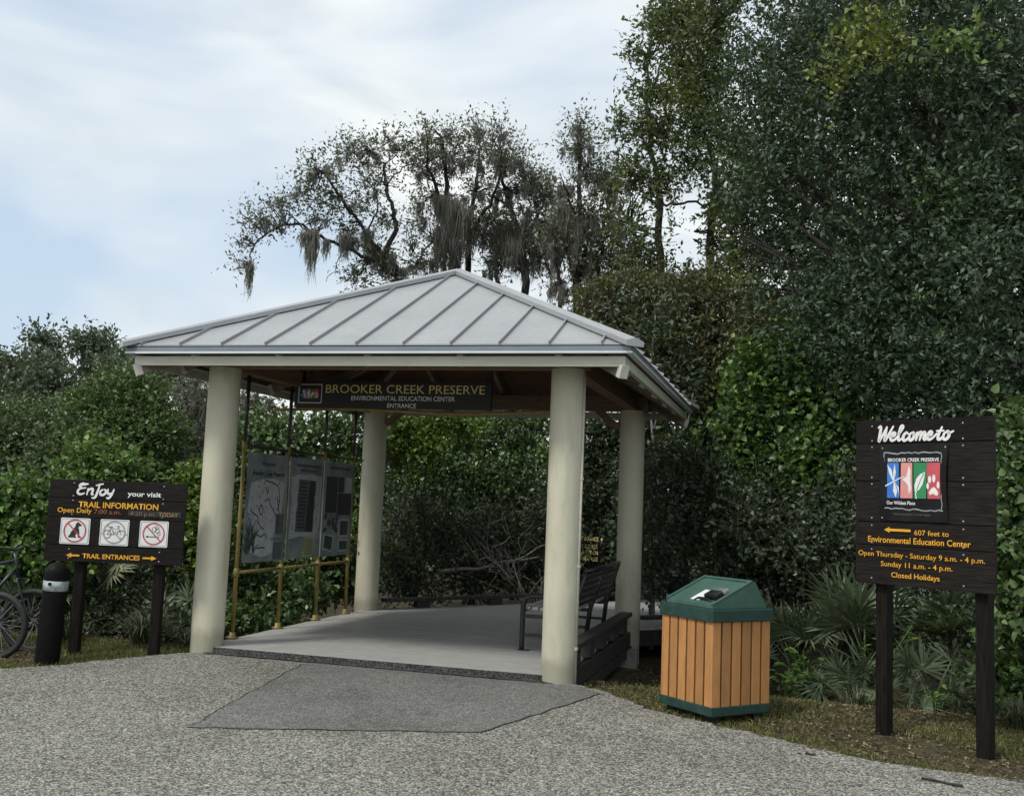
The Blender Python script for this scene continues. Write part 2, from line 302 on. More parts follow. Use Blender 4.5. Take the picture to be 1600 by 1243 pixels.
def lathe(bm, prof, seg=40, c=(0, 0, 0)):
    rings = []
    for r_, z in prof:
        rings.append([bm.verts.new((c[0]+r_*math.cos(2*math.pi*k/seg), c[1]+r_*math.sin(2*math.pi*k/seg), c[2]+z)) for k in range(seg)] if r_ > 1e-6 else [bm.verts.new((c[0], c[1], c[2]+z))])
    for a, b in zip(rings, rings[1:]):
        for k in range(seg):
            k2 = (k+1) % seg
            q = [a[k % len(a)], a[k2 % len(a)], b[k2 % len(b)], b[k % len(b)]]
            q = list(dict.fromkeys(q))
            if len(q) > 2: bm.faces.new(q)
def smooth_line(pts, n=6):
    pts = [np.array(p, float) for p in pts]; P = [2*pts[0]-pts[1]]+pts+[2*pts[-1]-pts[-2]]; o = []
    for i in range(1, len(P)-2):
        for k in range(n):
            t = k/n; a, b, c, d = P[i-1:i+3]
            o.append(0.5*((2*b)+(c-a)*t+(2*a-5*b+4*c-d)*t*t+(3*b-a-3*c+d)*t**3))
    o.append(pts[-1]); return o
# flat work on a board's face: local x to the right, z up, outwards -y
def plate(bm, poly, y, th):
    a = [bm.verts.new((p[0], y, p[1])) for p in poly]; b = [bm.verts.new((p[0], y-th, p[1])) for p in poly]
    n = len(poly)
    try: bm.faces.new(b)
    except ValueError: return
    for k in range(n): bm.faces.new((a[k], a[(k+1) % n], b[(k+1) % n], b[k]))
def rect(x0, z0, x1, z1): return [(x0, z0), (x1, z0), (x1, z1), (x0, z1)]
def disc(cx, cz, r_, n=20, ry=None): return [(cx+r_*math.cos(2*math.pi*k/n), cz+(ry or r_)*math.sin(2*math.pi*k/n)) for k in range(n)]
def rrect(x0, z0, x1, z1, r_, n=5):
    o = []
    for cx, cz, a0 in ((x1-r_, z0+r_, -90), (x1-r_, z1-r_, 0), (x0+r_, z1-r_, 90), (x0+r_, z0+r_, 180)):
        for k in range(n+1):
            a = R(a0+90*k/n); o.append((cx+r_*math.cos(a), cz+r_*math.sin(a)))
    return o
def ring(bm, cx, cz, r1, r2, y, th, n=40):
    for k in range(n):
        a, b = 2*math.pi*k/n, 2*math.pi*(k+1)/n
        q = [(cx+r1*math.cos(a), cz+r1*math.sin(a)), (cx+r2*math.cos(a), cz+r2*math.sin(a)), (cx+r2*math.cos(b), cz+r2*math.sin(b)), (cx+r1*math.cos(b), cz+r1*math.sin(b))]
        f = bm.faces.new([bm.verts.new((x, y-th, z)) for x, z in q])
def outline(bm, poly, wd, y, th):
    n = len(poly)
    for k in range(n): stroke(bm, [poly[k], poly[(k+1) % n]], wd, y, th, caps=True, smooth=False)
_so = [0]
def stroke(bm, pts, wd, y, th, caps=True, smooth=True, taper=None):
    _so[0] = (_so[0]+1) % 40; th = th+_so[0]*0.00004      # crossing strokes never share a plane
    P = smooth_line(pts, 6) if smooth and len(pts) > 2 else [np.array(p, float) for p in pts]
    n = len(P); A = []; B = []
    for i, p in enumerate(P):
        d = P[min(i+1, n-1)]-P[max(i-1, 0)]; d = d/(np.linalg.norm(d)+1e-9); nn = np.array([-d[1], d[0]])
        w_ = wd/2*(taper(i/(n-1)) if taper else 1)
        A.append(p+nn*w_); B.append(p-nn*w_)
    poly = B+A[::-1]
    va = [bm.verts.new((q[0], y-th, q[1])) for q in A]; vb = [bm.verts.new((q[0], y-th, q[1])) for q in B]
    for i in range(n-1): bm.faces.new((vb[i], vb[i+1], va[i+1], va[i]))
    if caps:
        for p, i in ((P[0], 0), (P[-1], 1)):
            r_ = wd/2*(taper(i) if taper else 1)
            bm.faces.new([bm.verts.new((p[0]+r_*math.cos(a*math.pi/5), y-th-0.00002, p[1]+r_*math.sin(a*math.pi/5))) for a in range(10)])
def text(bm, s, x0, x1, zc, h, y, th=0.003, bold=0.0, shear=0, xalign=None):
    c = bpy.data.curves.new('lettering', 'FONT'); c.body = s; c.size = 1; c.resolution_u = 3; c.offset = bold; c.shear = shear; c.extrude = 0.0
    o = bpy.data.objects.new('lettering', c); col.objects.link(o)
    bpy.context.view_layer.update()
    me = bpy.data.meshes.new_from_object(o.evaluated_get(bpy.context.evaluated_depsgraph_get()))
    co = np.empty(len(me.vertices)*3); me.vertices.foreach_get('co', co); co = co.reshape(-1, 3)
    mn, mx_ = co.min(0), co.max(0)
    sx = (x1-x0)/(mx_[0]-mn[0]); sz = h/0.72                     # h = height of a capital
    bot = 0.0
    for v in me.vertices: v.co = (x0+(v.co.x-mn[0])*sx, y-th, zc-h/2+(v.co.y-bot)*sz)
    bm.from_mesh(me)
    bpy.data.objects.remove(o); bpy.data.curves.remove(c); bpy.data.meshes.remove(me)
def arrow(bm, x0, x1, z, wd, hd, y, th, head=None):
    s = 1 if x1 > x0 else -1; hl = head or hd*0.9
    plate(bm, [(x0, z-wd/2), (x1-s*hl, z-wd/2), (x1-s*hl, z-hd/2), (x1, z), (x1-s*hl, z+hd/2), (x1-s*hl, z+wd/2), (x0, z+wd/2)][::s], y, th)

# ------------------------------------------------------------------ ground
def ss(t): t = np.clip(t, 0, 1); return t*t*(3-2*t)
def gz(x, y): return -0.06-0.03*np.maximum(0, -1.92-y)-0.30*ss((y+1.8)/1.6)
def gtop(x, y): return gz(x, y)-0.045
def grid_axis(lo, hi, dlo, dhi, fine, coarse):
    return np.concatenate([np.arange(lo, dlo, coarse), np.arange(dlo, dhi, fine), np.arange(dhi, hi+coarse, coarse)])
gx = grid_axis(-150, 150, -7, 9, 0.14, 6); gy = grid_axis(-60, 160, -5.4, 4, 0.14, 6)
X, Y = np.meshgrid(gx, gy)
rg = np.random.default_rng(3)
Z = gtop(X, Y)+0.018*np.sin(X*3.1+1.3*np.sin(Y*2.2))*np.sin(Y*3.7)+rg.normal(0, 0.005, X.shape)
Z = np.where(Y < -5.4, Z-0.05, Z)
nx, ny = len(gx), len(gy)
co = np.stack([X, Y, Z], -1).reshape(-1, 3)
ii = np.arange(ny-1)[:, None]*nx+np.arange(nx-1)[None]
fc = np.stack([ii, ii+1, ii+nx+1, ii+nx], -1).reshape(-1, 4)
def mesh_np(name, co, faces):
    me = bpy.data.meshes.new(name); k = faces.shape[1]
    me.vertices.add(len(co)); me.vertices.foreach_set('co', np.ascontiguousarray(co, dtype=np.float32).ravel())
    me.loops.add(faces.size); me.loops.foreach_set('vertex_index', np.ascontiguousarray(faces, dtype=np.int32).ravel())
    me.polygons.add(len(faces)); me.polygons.foreach_set('loop_start', np.arange(0, faces.size, k, dtype=np.int32)); me.polygons.foreach_set('loop_total', np.full(len(faces), k, dtype=np.int32))
    me.update(); me.validate(); return me
g = link('ground', mesh_np('ground', co, fc), M['soil']); g['kind'] = 'structure'
def ragged(pts, amp, step, rng):
    o = []
    for a, b in zip(pts, pts[1:]):
        a = np.array(a, float); b = np.array(b, float); n = max(1, int(np.linalg.norm(b-a)/step))
        d = (b-a)/np.linalg.norm(b-a); nn = np.array([-d[1], d[0]])
        for k in range(n): o.append(a+(b-a)*k/n+nn*rng.normal(0, amp))
    o.append(np.array(pts[-1], float)); return o
EDGE_R = [(1.93, -2.01), (2.21, -2.18), (2.74, -2.75), (3.34, -3.10), (3.79, -3.385), (4.39, -3.643), (5.12, -3.75), (7.5, -4.3), (14, -6.5)]
EDGE_L = [(-14, -7.0), (-8, -5.4), (-4.5, -4.2), (-2.8, -3.44), (-2.465, -3.05), (-2.07, -2.41), (-1.86, -2.08), (-1.78, -2.01)]
def flat(name, pts, dz, mat):
    bm = bmesh.new(); bm.faces.new([bm.verts.new((p[0], p[1], -0.06-0.03*(-1.92-p[1])+dz)) for p in pts])
    bmesh.ops.triangulate(bm, faces=bm.faces[:])
    o = part(name, bm, mat); o['kind'] = 'structure'; return o
er = ragged(EDGE_R, 0.018, 0.07, rg); el = ragged(EDGE_L, 0.02, 0.08, rg)
flat('asphalt_path', [(-14, -30), (14, -30)]+er[::-1]+el[::-1], 0.004, M['asphalt'])
pe = ragged([(-0.253, -4.573), (1.652, -3.904), (2.19, -2.30)], 0.008, 0.1, rg)+[(1.96, -2.09)]+ragged([(1.78, -2.065), (-0.55, -2.065)], 0.006, 0.1, rg)+ragged([(-0.6, -2.2), (-0.253, -4.573)], 0.01, 0.1, rg)[:-1]
flat('asphalt_patch', pe, 0.008, M['patch'])
flat('asphalt_seam', ragged([(-1.70, -2.08), (1.74, -2.08)], 0.012, 0.09, rg)+[(1.74, -2.012), (-1.70, -2.012)], 0.014, M['seam'])
bm = bmesh.new()                                                     # dark crack line round the patch
for a, b in zip(pe[:-1], pe[1:]):
    if a[1] > -2.15 and b[1] > -2.15: continue
    a = Vector((a[0], a[1], -0.06-0.03*(-1.92-a[1])+0.012)); b = Vector((b[0], b[1], -0.06-0.03*(-1.92-b[1])+0.012))
    d = (b-a).normalized(); n = Vector((-d.y, d.x, 0))*0.0045
    bm.faces.new([bm.verts.new(v) for v in (a-n, b-n, b+n, a+n)])
o = part('asphalt_crack', bm, M['seam']); o['kind'] = 'structure'

# ------------------------------------------------------------------ boardwalk
LEFT = [(-2.02, -1.78), (2.0, -1.78), (4.3, -0.15), (6.4, 1.6), (9.5, 4.5)]
RIGHT = [(-2.02, 1.74), (1.95, 1.74), (6.3, 5.9), (9.5, 9.0)]
bm = bmesh.new(); y = -2.0; bw = 0.138
while y < 9.2:
    yc = y+bw/2; a = np.interp(y, *zip(*LEFT)); a2 = np.interp(y+bw, *zip(*LEFT)); b = np.interp(y, *zip(*RIGHT)); b2 = np.interp(y+bw, *zip(*RIGHT))
    dz = rg.normal(0, 0.0012)
    top = [(a, y, dz), (b, y, dz), (b2, y+bw, dz), (a2, y+bw, dz)]
    vt = [bm.verts.new(p) for p in top]; vb = [bm.verts.new((p[0], p[1], -0.035)) for p in top]
    bm.faces.new(vt)
    for k in range(4): bm.faces.new((vt[k], vb[k], vb[(k+1) % 4], vt[(k+1) % 4]))
    y += bw+0.006
o = part('boardwalk', bm, M['deck']); o['kind'] = 'structure'
bm = bmesh.new()
for ed, off in ((LEFT, 0.04), (RIGHT, -0.04)):
    for (ya, xa), (yb, xb) in zip(ed, ed[1:]): beam(bm, (xa+off, ya+0.03, -0.135), (xb+off, yb, -0.135), 0.05, 0.195)
beam(bm, (-1.72, -1.96, -0.135), (1.68, -1.96, -0.135), 0.05, 0.195)
for xx in (-0.9, 0, 0.9): beam(bm, (xx, -1.9, -0.137), (xx, 2.2, -0.137), 0.05, 0.19)
bm2 = bmesh.new(); box(bm2, (0.02, -2.008, -0.045), (3.44, 0.016, 0.082)); o = part('boardwalk_edge', bm2, M['seam']); o['kind'] = 'structure'
o = part('boardwalk_joists', bm, M['darktimber']); o['kind'] = 'structure'

# ------------------------------------------------------------------ pavilion
A, B = 1.75, 1.9228; OV = 0.667; EX, EY = A+OV, B+OV; ZE, ZT, ZA = 2.76, 2.835, 4.075; RC = 0.156
pav = thing('pavilion', 'open square pavilion with grey standing seam metal roof on four cream round columns', 'pavilion')
for sx, sy in ((-1, -1), (1, -1), (-1, 1), (1, 1)):
    bm = bmesh.new(); lathe(bm, [(RC, -0.55 if sy > 0 else -0.16), (RC, 0.4), (RC, 1.4), (RC, 2.70)], 48, (sx*A, sy*B, 0))
    c = part('column', bm, M['column'], pav, True)
    if (sx, sy) == (1, -1): cfr = c
for sx, sy in ((1, 1), (1, -1)):
    pass
# conduit strapped to the near right column
cx, cyy = A+RC*0.93+0.012, -B-0.045
bm = bmesh.new(); tube(bm, [(cx, cyy, -0.13), (cx, cyy, 2.72)], 0.013, 10)
cdt = part('conduit', bm, M['fascia'], pav, True)
bm = bmesh.new()
for z in (0.24, 0.95, 1.72): tube(bm, [(cx, cyy, z-0.012), (cx, cyy, z+0.012)], 0.019, 10); box(bm, (cx-0.018, cyy, z), (0.05, 0.012, 0.016))
part('strap', bm, M['fascia'], cdt)
SEAMS = (-2.262, -1.84, -1.40, -0.95, -0.50, -0.05, 0.40, 0.84, 1.28, 1.72, 2.17)
# roof skin with seams
corn = [(-EX, -EY), (EX, -EY), (EX, EY), (-EX, EY)]
bm = bmesh.new(); apex = Vector((0, 0, ZA)); TH = 0.022
for k in range(4):
    a, b = corn[k], corn[(k+1) % 4]
    va = [bm.verts.new(v) for v in ((a[0], a[1], ZT), (b[0], b[1], ZT), apex)]; bm.faces.new(va)
    vb = [bm.verts.new(v) for v in ((a[0], a[1], ZT-TH), (b[0], b[1], ZT-TH), (0, 0, ZA-TH))]; bm.faces.new(vb[::-1])
    bm.faces.new((va[0], vb[0], vb[1], va[1]))
roof = part('roof', bm, M['roof'], pav)
for k in range(4):
    a = Vector((*corn[k], ZT)); b = Vector((*corn[(k+1) % 4], ZT)); mid = (a+b)/2; ln = (b-a).length; e = (b-a).normalized(); s = (apex-mid)
    nrm = e.cross(s).normalized(); sc_ = ln/4.834
    for t in SEAMS:
        t *= sc_; f = 1-abs(t)/(ln/2)
        if f < 0.02: continue
        p0 = mid+e*t-s.normalized()*0.012+nrm*0.014; p1 = mid+e*t+s*(f-0.012)+nrm*0.014
        bm = bmesh.new(); beam(bm, p0, p1, 0.010, 0.026, nrm); part('standing_seam', bm, M['roof'], roof)
for k in range(4):
    a = Vector((*corn[k], ZT)); d = (apex-a).normalized(); side = d.cross(Vector((0, 0, 1))).normalized(); nn = side.cross(d)
    bm = bmesh.new(); s0 = a-d*0.05+nn*0.03; s1 = apex+nn*0.03-d*0.02
    pr = [(-0.085, -0.045), (-0.085, 0.0), (0, 0.028), (0.085, 0.0), (0.085, -0.045)]
    r1 = [bm.verts.new(s0+side*x+Vector((0, 0, z))) for x, z in pr]; r2 = [bm.verts.new(s1+side*x+Vector((0, 0, z))) for x, z in pr]
    for q in range(4): bm.faces.new((r1[q], r1[q+1], r2[q+1], r2[q]))
    bm.faces.new(r1)
    bm.faces.new((r1[0], r2[0], r2[4], r1[4]))
    part('hip_cap', bm, M['roof'], roof)
# eaves: metal trim, bright lip, cream fascia
def eave_ring(name, inset, z0, z1, th, mat, par):
    for k in range(4):
        a, b = Vector((*corn[k], 0)), Vector((*corn[(k+1) % 4], 0)); e = (b-a).normalized(); inn = Vector((-e.y, e.x, 0))
        ext = th if k % 2 == 0 else 0.0
        off = inset
        p = a+inn*(off+th/2)+e*(inset+ (0 if k % 2 == 0 else th)); q = b+inn*(off+th/2)-e*(inset+(0 if k % 2 == 0 else th))
        bm = bmesh.new(); beam(bm, (p.x, p.y, (z0+z1)/2), (q.x, q.y, (z0+z1)/2), th, z1-z0)
        part(name, bm, mat, par)
eave_ring('eave_trim', 0.0, 2.772, 2.822, 0.03, M['trim'], roof)
eave_ring('drip_lip', -0.012, 2.752, 2.769, 0.055, M['trimlip'], roof)
eave_ring('fascia', 0.055, 2.648, 2.733, 0.04, M['fascia'], pav)
# perimeter beams on the columns, rafters, ceiling boards
for k, (a, b) in enumerate((((-A-0.2, -B), (A+0.2, -B)), ((A, -B+0.08), (A, B-0.08)), ((A+0.2, B), (-A-0.2, B)), ((-A, B-0.08), (-A, -B+0.08)))):
    bm = bmesh.new(); beam(bm, (*a, 2.79), (*b, 2.79), 0.15, 0.178, bev=0.004); part('beam', bm, M['beam'], pav)
sl_x = (ZA-ZT)/EX; sl_y = (ZA-ZT)/EY
bm = bmesh.new()
for k in range(4):
    a, b = corn[k], corn[(k+1) % 4]; q = 0.985
    bm.faces.new([bm.verts.new(v) for v in ((a[0]*q, a[1]*q, ZT-0.05), (b[0]*q, b[1]*q, ZT-0.05), (0, 0, ZA-0.06))])
    bm.faces.new([bm.verts.new(v) for v in ((a[0]*q, a[1]*q, ZT-0.035), (0, 0, ZA-0.045), (b[0]*q, b[1]*q, ZT-0.035))])
part('ceiling', bm, M['ceil'], pav)
def rafter(p_eave, p_top, tail=True, w_=0.05):
    a = Vector(p_eave); b = Vector(p_top); d = (b-a).normalized()
    bm = bmesh.new(); beam(bm, a+d*0.06, b, w_, 0.11); r_ = part('rafter', bm, M['rafter'], pav)
    if tail:
        bm = bmesh.new(); beam(bm, a, a+d*0.058, w_+0.004, 0.112); part('rafter_tail', bm, M['tail'], r_)
for k in range(-2, 3):
    xx = k*0.88+0.02
    f = max(0.12, 1-abs(xx)/EX-0.05)
    for s in (-1, 1):
        rafter((xx, s*(EY-0.10), 2.70), (xx, s*EY*(1-f), 2.70+(ZA-ZT-0.03)*f*0.97))
    yy = k*0.92; f = max(0.12, 1-abs(yy)/EY-0.05)
    for s in (-1, 1): rafter((s*(EX-0.10), yy, 2.70), (s*EX*(1-f), yy, 2.70+(ZA-ZT-0.03)*f*0.97))
for sx, sy in ((-1, -1), (1, -1), (-1, 1), (1, 1)): rafter((sx*(EX-0.06), sy*(EY-0.065), 2.60), (sx*0.1, sy*0.1, ZA-0.2), True, 0.075)
for sx in (-1, 1):                                                    # short braces at the back beam
    bm = bmesh.new(); beam(bm, (sx*(A-0.17), B*0.985, 2.48), (sx*(A-0.45), B*0.985, 2.70), 0.05, 0.08)
    part('brace', bm, M['beam'], pav)

# ------------------------------------------------------------------ kerb rails along the boardwalk
def kerb(pts, label, spacing=0.62, zc=0.195):
    t = thing('kerb_rail', label, 'kerb rail', (*pts[0], 0), 0, 'timber kerb rails along the boardwalk')
    o0 = Vector((*pts[0], 0)); bm = bmesh.new(); bb = []
    for a, b in zip(pts, pts[1:]):
        a = Vector((*a, 0)); b = Vector((*b, 0)); ln = (b-a).length
        beam(bm, a-o0+Vector((0, 0, zc)), b-o0+Vector((0, 0, zc)), 0.14, 0.045, bev=0.004)
        n = max(1, int(ln/spacing))
        for k in range(n): bb.append((a+(b-a)*((k+0.5)/n)-o0, math.atan2((b-a).y, (b-a).x)))
    part('rail', bm, M['darktimber'], t)
    for p, an in bb:
        bm = bmesh.new(); box(bm, (p.x, p.y, (zc-0.024)/2), (0.22, 0.09, zc-0.024), an, bev=0.004); part('block', bm, M['darktimber'], t)
    return t, o0
t, o0 = kerb([(A+0.02, -B+0.2), (A+0.02, B-0.19)], 'black timber kerb rail on the near side of the pavilion floor beside the orange bin')
bm = bmesh.new(); beam(bm, Vector((A+0.05, -B+0.1, -0.10))-o0, Vector((A+0.05, B-0.17, -0.10))-o0, 0.045, 0.16, bev=0.004)
beam(bm, Vector((A+0.075, -B+0.1, -0.24))-o0, Vector((A+0.075, B-0.17, -0.24))-o0, 0.04, 0.10, bev=0.004); part('stringer', bm, M['darktimber'], t)
kerb([(-1.60, 2.16), (-0.12, 4.25), (1.63, 6.35), (4.5, 9.4)], 'long black kerb rail running along the far edge of the boardwalk behind the pavilion', 1.1, 0.115)
kerb([(1.86, 2.16), (5.85, 6.3)], 'black kerb rail leaving the back right column behind the orange bin', 1.1, 0.115)
def footing(x, y, s, zt, label):
    bm = bmesh.new(); box(bm, (0, 0, (zt-0.5)/2), (s, s, zt+0.5), 0.1, bev=0.012)
    o = part('concrete_footing', bm, M['concrete']); o.location = (x, y, 0); tag(o, label, 'footing', 'concrete footings under the deck')
footing(1.83, -0.55, 0.16, -0.26, 'small pale concrete block in the dirt under the side of the pavilion floor')
footing(1.80, 1.50, 0.30, -0.20, 'larger dark footing block under the deck near the back right column')
bm = bmesh.new(); box(bm, (0, 0, 0.13), (0.26, 0.2, 0.26), 0.3, bev=0.03); box(bm, (0, 0, 0.275), (0.29, 0.23, 0.035), 0.3, bev=0.012)
o = part('utility_box', bm, M['concrete']); o.location = (2.32, 2.35, -0.2); tag(o, 'grey utility box half hidden in shade between the pavilion and the bin', 'utility box')
bm = bmesh.new(); box(bm, (0, 0, 0), (0.10, 0.08, 0.3)); part('stake', bm, M['darktimber'], o).location = (0, 0, -0.14)

# ------------------------------------------------------------------ hanging entrance sign
es = thing('entrance_sign', 'long dark board reading BROOKER CREEK PRESERVE hung under the pavilion roof', 'sign', (-1.745, -0.452, 2.462))
W_, H_ = 2.325, 0.302
bm = bmesh.new(); box(bm, (W_/2, 0.02, H_/2), (W_, 0.04, H_), bev=0.003); bd = part('board', bm, M['entrsign'], es)
bm = bmesh.new(); text(bm, 'BROOKER CREEK PRESERVE', 0.385, 2.255, 0.218, 0.098, -0.001, 0.003, bold=0.0); part('lettering', bm, M['gold'], es, False)['label'] = 'yellow letters reading BROOKER CREEK PRESERVE'
bm = bmesh.new(); text(bm, 'ENVIRONMENTAL EDUCATION CENTER', 0.70, 1.92, 0.115, 0.052, -0.001, 0.003, bold=0.012); text(bm, 'ENTRANCE', 1.135, 1.475, 0.036, 0.050, -0.001, 0.003, bold=0.012)
part('lettering', bm, M['white'], es)['label'] = 'white letters reading ENVIRONMENTAL EDUCATION CENTER ENTRANCE'
def logo_bars(x0, z0, wd, ht, y, par, detail):
    """four coloured strips with white emblems: dragonfly, bird, leaf, paw"""
    cols = ('lblue', 'lpink', 'lgreen', 'lred'); g_ = wd*0.012; w4 = wd/4
    for k, c in enumerate(cols):
        bm = bmesh.new(); tl = (0.02, 0.06, -0.02, -0.06)[k]*w4; tr = (-0.02, -0.02, 0.03, -0.02)[k]*w4
        plate(bm, [(x0+k*w4+g_, z0), (x0+(k+1)*w4-g_, z0), (x0+(k+1)*w4-g_+tr, z0+ht), (x0+k*w4+g_+tl, z0+ht)], y, 0.0015)
        part('colour_strip', bm, M[c], par)
    bm = bmesh.new(); y2 = y-0.002; e = lambda u, v: (x0+u*wd, z0+v*ht)
    th = 0.0006
    # dragonfly
    stroke(bm, [e(-0.07, .30), e(.06, .40), e(.24, .55), e(.33, .60)], .016*wd, y2, th, taper=lambda s: 1.5-s*.6)
    for p in ([e(.12, .50), e(.05, .72), e(.02, .95), e(.10, .80)], [e(.13, .50), e(.13, .75), e(.16, .98), e(.18, .72)], [e(.14, .42), e(.13, .2), e(.18, .02), e(.21, .22)], [e(.17, .44), e(.22, .25), e(.245, .05), e(.235, .3)]):
        c = e(.14, .46); plate(bm, [c]+[p[0], p[1], p[2], p[3]], y2, th+0.0002+0.0001*p[1][0]/max(wd, .01))
    # bird in flight
    plate(bm, [e(.30, .52), e(.38, .62), e(.42, .92), e(.455, .78), e(.45, .5), e(.47, .25), e(.42, .12), e(.41, .35), e(.36, .46)], y2, th)
    # leaf
    plate(bm, [e(.535, .18), e(.525, .35), e(.56, .55), e(.63, .68), e(.72, .74), e(.70, .55), e(.67, .38), e(.61, .24), e(.56, .20)], y2, th)
    stroke(bm, [e(.56, .0), e(.55, .12), e(.57, .24)], .018*wd, y2, th+.0003)
    # paw
    for u, v, r1, r2 in ((.80, .53, .028, .10), (.875, .56, .028, .11), (.765, .35, .022, .09), (.95, .38, .024, .10)): plate(bm, disc(*e(u, v), r1*wd, 16, r2*ht), y2, th)
    plate(bm, [e(.80, .10), e(.86, .14), e(.93, .08), e(.955, .16), e(.92, .26), e(.875, .33), e(.83, .28), e(.785, .18)], y2, th)
    part('emblems', bm, M['white'], par)
    if detail:
        bm = bmesh.new(); stroke(bm, [e(.565, .22), e(.62, .45), e(.70, .70)], .010*wd, y2, th+.0008); part('leaf_vein', bm, M['lgreen'], par)
bm = bmesh.new(); outline(bm, rect(0.055, 0.055, 0.335, 0.262), 0.009, -0.001, 0.002); lf = part('logo_frame', bm, M['white'], es)
logo_bars(0.095, 0.105, 0.205, 0.105, -0.001, lf, False)
for xx in (0.04, 2.28):
    bm = bmesh.new(); beam(bm, (xx, 0.07, 0.0), (xx, 0.07, 0.92 if xx < 1 else 1.15), 0.06, 0.06); part('hanger', bm, M['darktimber'], es)
bm = bmesh.new(); xs = np.linspace(-1.99, 1.40, 9)
tube(bm, [(x_+1.745, 0.02+0.15*0, -0.03+0.02*math.sin(i*0.8)+0.012*max(0, i-5)) for i, x_ in enumerate(xs)], 0.019, 10); part('support_pipe', bm, M['pipe'], es, True)
for xx in (0.9, 1.85):
    bm = bmesh.new(); box(bm, (xx, 0.03, -0.012), (0.05, 0.05, 0.05)); part('clamp', bm, M['pipedark'], es)

# ------------------------------------------------------------------ information stand: pipe frame with three panels
inf = thing('information_stand', 'yellow pipe frame holding three weathered map panels along the left side of the pavilion', 'information board', (-1.78, 0, 0), R(90))
PU = [-1.407, -0.452, 0.476, 1.33]
def pipe_post(u):
    bm = bmesh.new(); tube(bm, [(u, 0, 0.0), (u, 0, 1.97)], 0.021, 12); p = part('post', bm, M['pipe'], inf, True)
    bm = bmesh.new(); lathe(bm, [(0.0, 0.006), (0.062, 0.004), (0.064, 0.012), (0.034, 0.022), (0.030, 0.06), (0.022, 0.062)], 20, (u, 0, 0)); part('base_flange', bm, M['pipe'], p, True)
    bm = bmesh.new(); tube(bm, [(u, 0, 1.972), (u, 0, 2.72)], 0.019, 10); part('upper_pipe', bm, M['pipedark'], p, True)  # same post above the rail, its backlit darkness painted in
    bm = bmesh.new()
    for z in (0.66, 1.965): lathe(bm, [(0.021, -0.045), (0.029, -0.04), (0.029, 0.04), (0.021, 0.045)], 14, (u, 0, z))
    part('pipe_fitting', bm, M['pipe'], p, True)
for u in PU: pipe_post(u)
for k in range(3):
    bm = bmesh.new(); tube(bm, [(PU[k]+0.025, 0, 1.965), (PU[k+1]-0.025, 0, 1.965)], 0.018, 10); part('rail', bm, M['pipedark'], inf, True)
    bm = bmesh.new(); tube(bm, [(PU[k]+0.025, 0, 0.66), (PU[k+1]-0.025, 0, 0.66)], 0.016, 10); part('rail', bm, M['pipe'], inf, True)
bm = bmesh.new(); tube(bm, [(PU[3]+0.03, 0, 1.965), (1.62, 0, 1.965)], 0.018, 10); part('rail', bm, M['pipedark'], inf, True)
rp = random.Random(4)
def panel(u0, u1, z0=0.755, z1=1.905):
    bm = bmesh.new(); box(bm, ((u0+u1)/2, -0.032, (z0+z1)/2), (u1-u0, 0.012, z1-z0), bev=0.002); return part('panel', bm, M['panel'], inf)
F = -0.0385
p1 = panel(-1.375, -0.50)
bm = bmesh.new(); text(bm, 'Welcome', -1.09, -0.80, 1.80, 0.055, F, 0.0015, 0.01, 0.3); text(bm, 'Brooker Creek Preserve', -1.28, -0.58, 1.695, 0.055, F, 0.0015, 0.02, 0.3); part('lettering', bm, M['black'], p1)
bm = bmesh.new()
tr_ = [[(-1.27, 1.30), (-1.2, 1.26), (-1.13, 1.24), (-1.09, 1.17), (-1.03, 1.12), (-0.97, 1.10)], [(-0.98, 1.40), (-0.9, 1.42), (-0.86, 1.36), (-0.76, 1.28), (-0.68, 1.22)], [(-1.0, 1.62), (-0.85, 1.60), (-0.7, 1.55), (-0.66, 1.40), (-0.7, 1.3)],
       [(-1.12, 1.05), (-1.02, 1.02), (-0.95, 1.05), (-0.9, 1.0)], [(-1.1, 0.90), (-1.0, 0.905), (-0.93, 0.9)], [(-1.06, 1.36), (-1.09, 1.30), (-1.05, 1.25), (-1.01, 1.31), (-1.06, 1.36)], [(-0.99, 1.55), (-0.93, 1.48), (-0.92, 1.55)], [(-0.72, 1.45), (-0.66, 1.30), (-0.62, 1.22)]]
for q in tr_: stroke(bm, q, 0.014, F, 0.0012)
for k in range(34):
    u, v = rp.uniform(-1.3, -0.6), rp.uniform(1.12, 1.6); a = rp.uniform(0, 3.1); l_ = rp.uniform(0.015, 0.05)
    stroke(bm, [(u, v), (u+l_*math.cos(a), v+l_*math.sin(a))], 0.008, F, 0.003, caps=False)
part('trail_map', bm, M['inkgrey'], p1)
bm = bmesh.new(); rp2 = random.Random(8)
for k in range(26):
    a = rp2.uniform(0.3, 2.9); l_ = rp2.uniform(0.1, 0.34); bx_ = rp2.uniform(-1.33, -1.16); bz = rp2.uniform(0.84, 0.98)
    stroke(bm, [(bx_, bz), (bx_+l_*0.5*math.cos(a)*0.7, bz+l_*0.6*math.sin(a)), (min(-0.95, max(-1.365, bx_+l_*math.cos(a)*0.8)), bz+l_*math.sin(a))], 0.022, F, 0.0015, caps=False, taper=lambda s: 1.2-s)
part('plant_art', bm, M['panelgreen'], p1)
bm = bmesh.new(); plate(bm, rect(-0.72, 1.04, -0.54, 1.26), F, 0.0018); plate(bm, rect(-0.74, 0.77, -0.55, 0.955), F, 0.0018)
for z in (1.0, 0.98): plate(bm, rect(-0.80, z-0.006, -0.58, z+0.004), F, 0.0022)
part('text_block', bm, M['panelgrey'], p1)
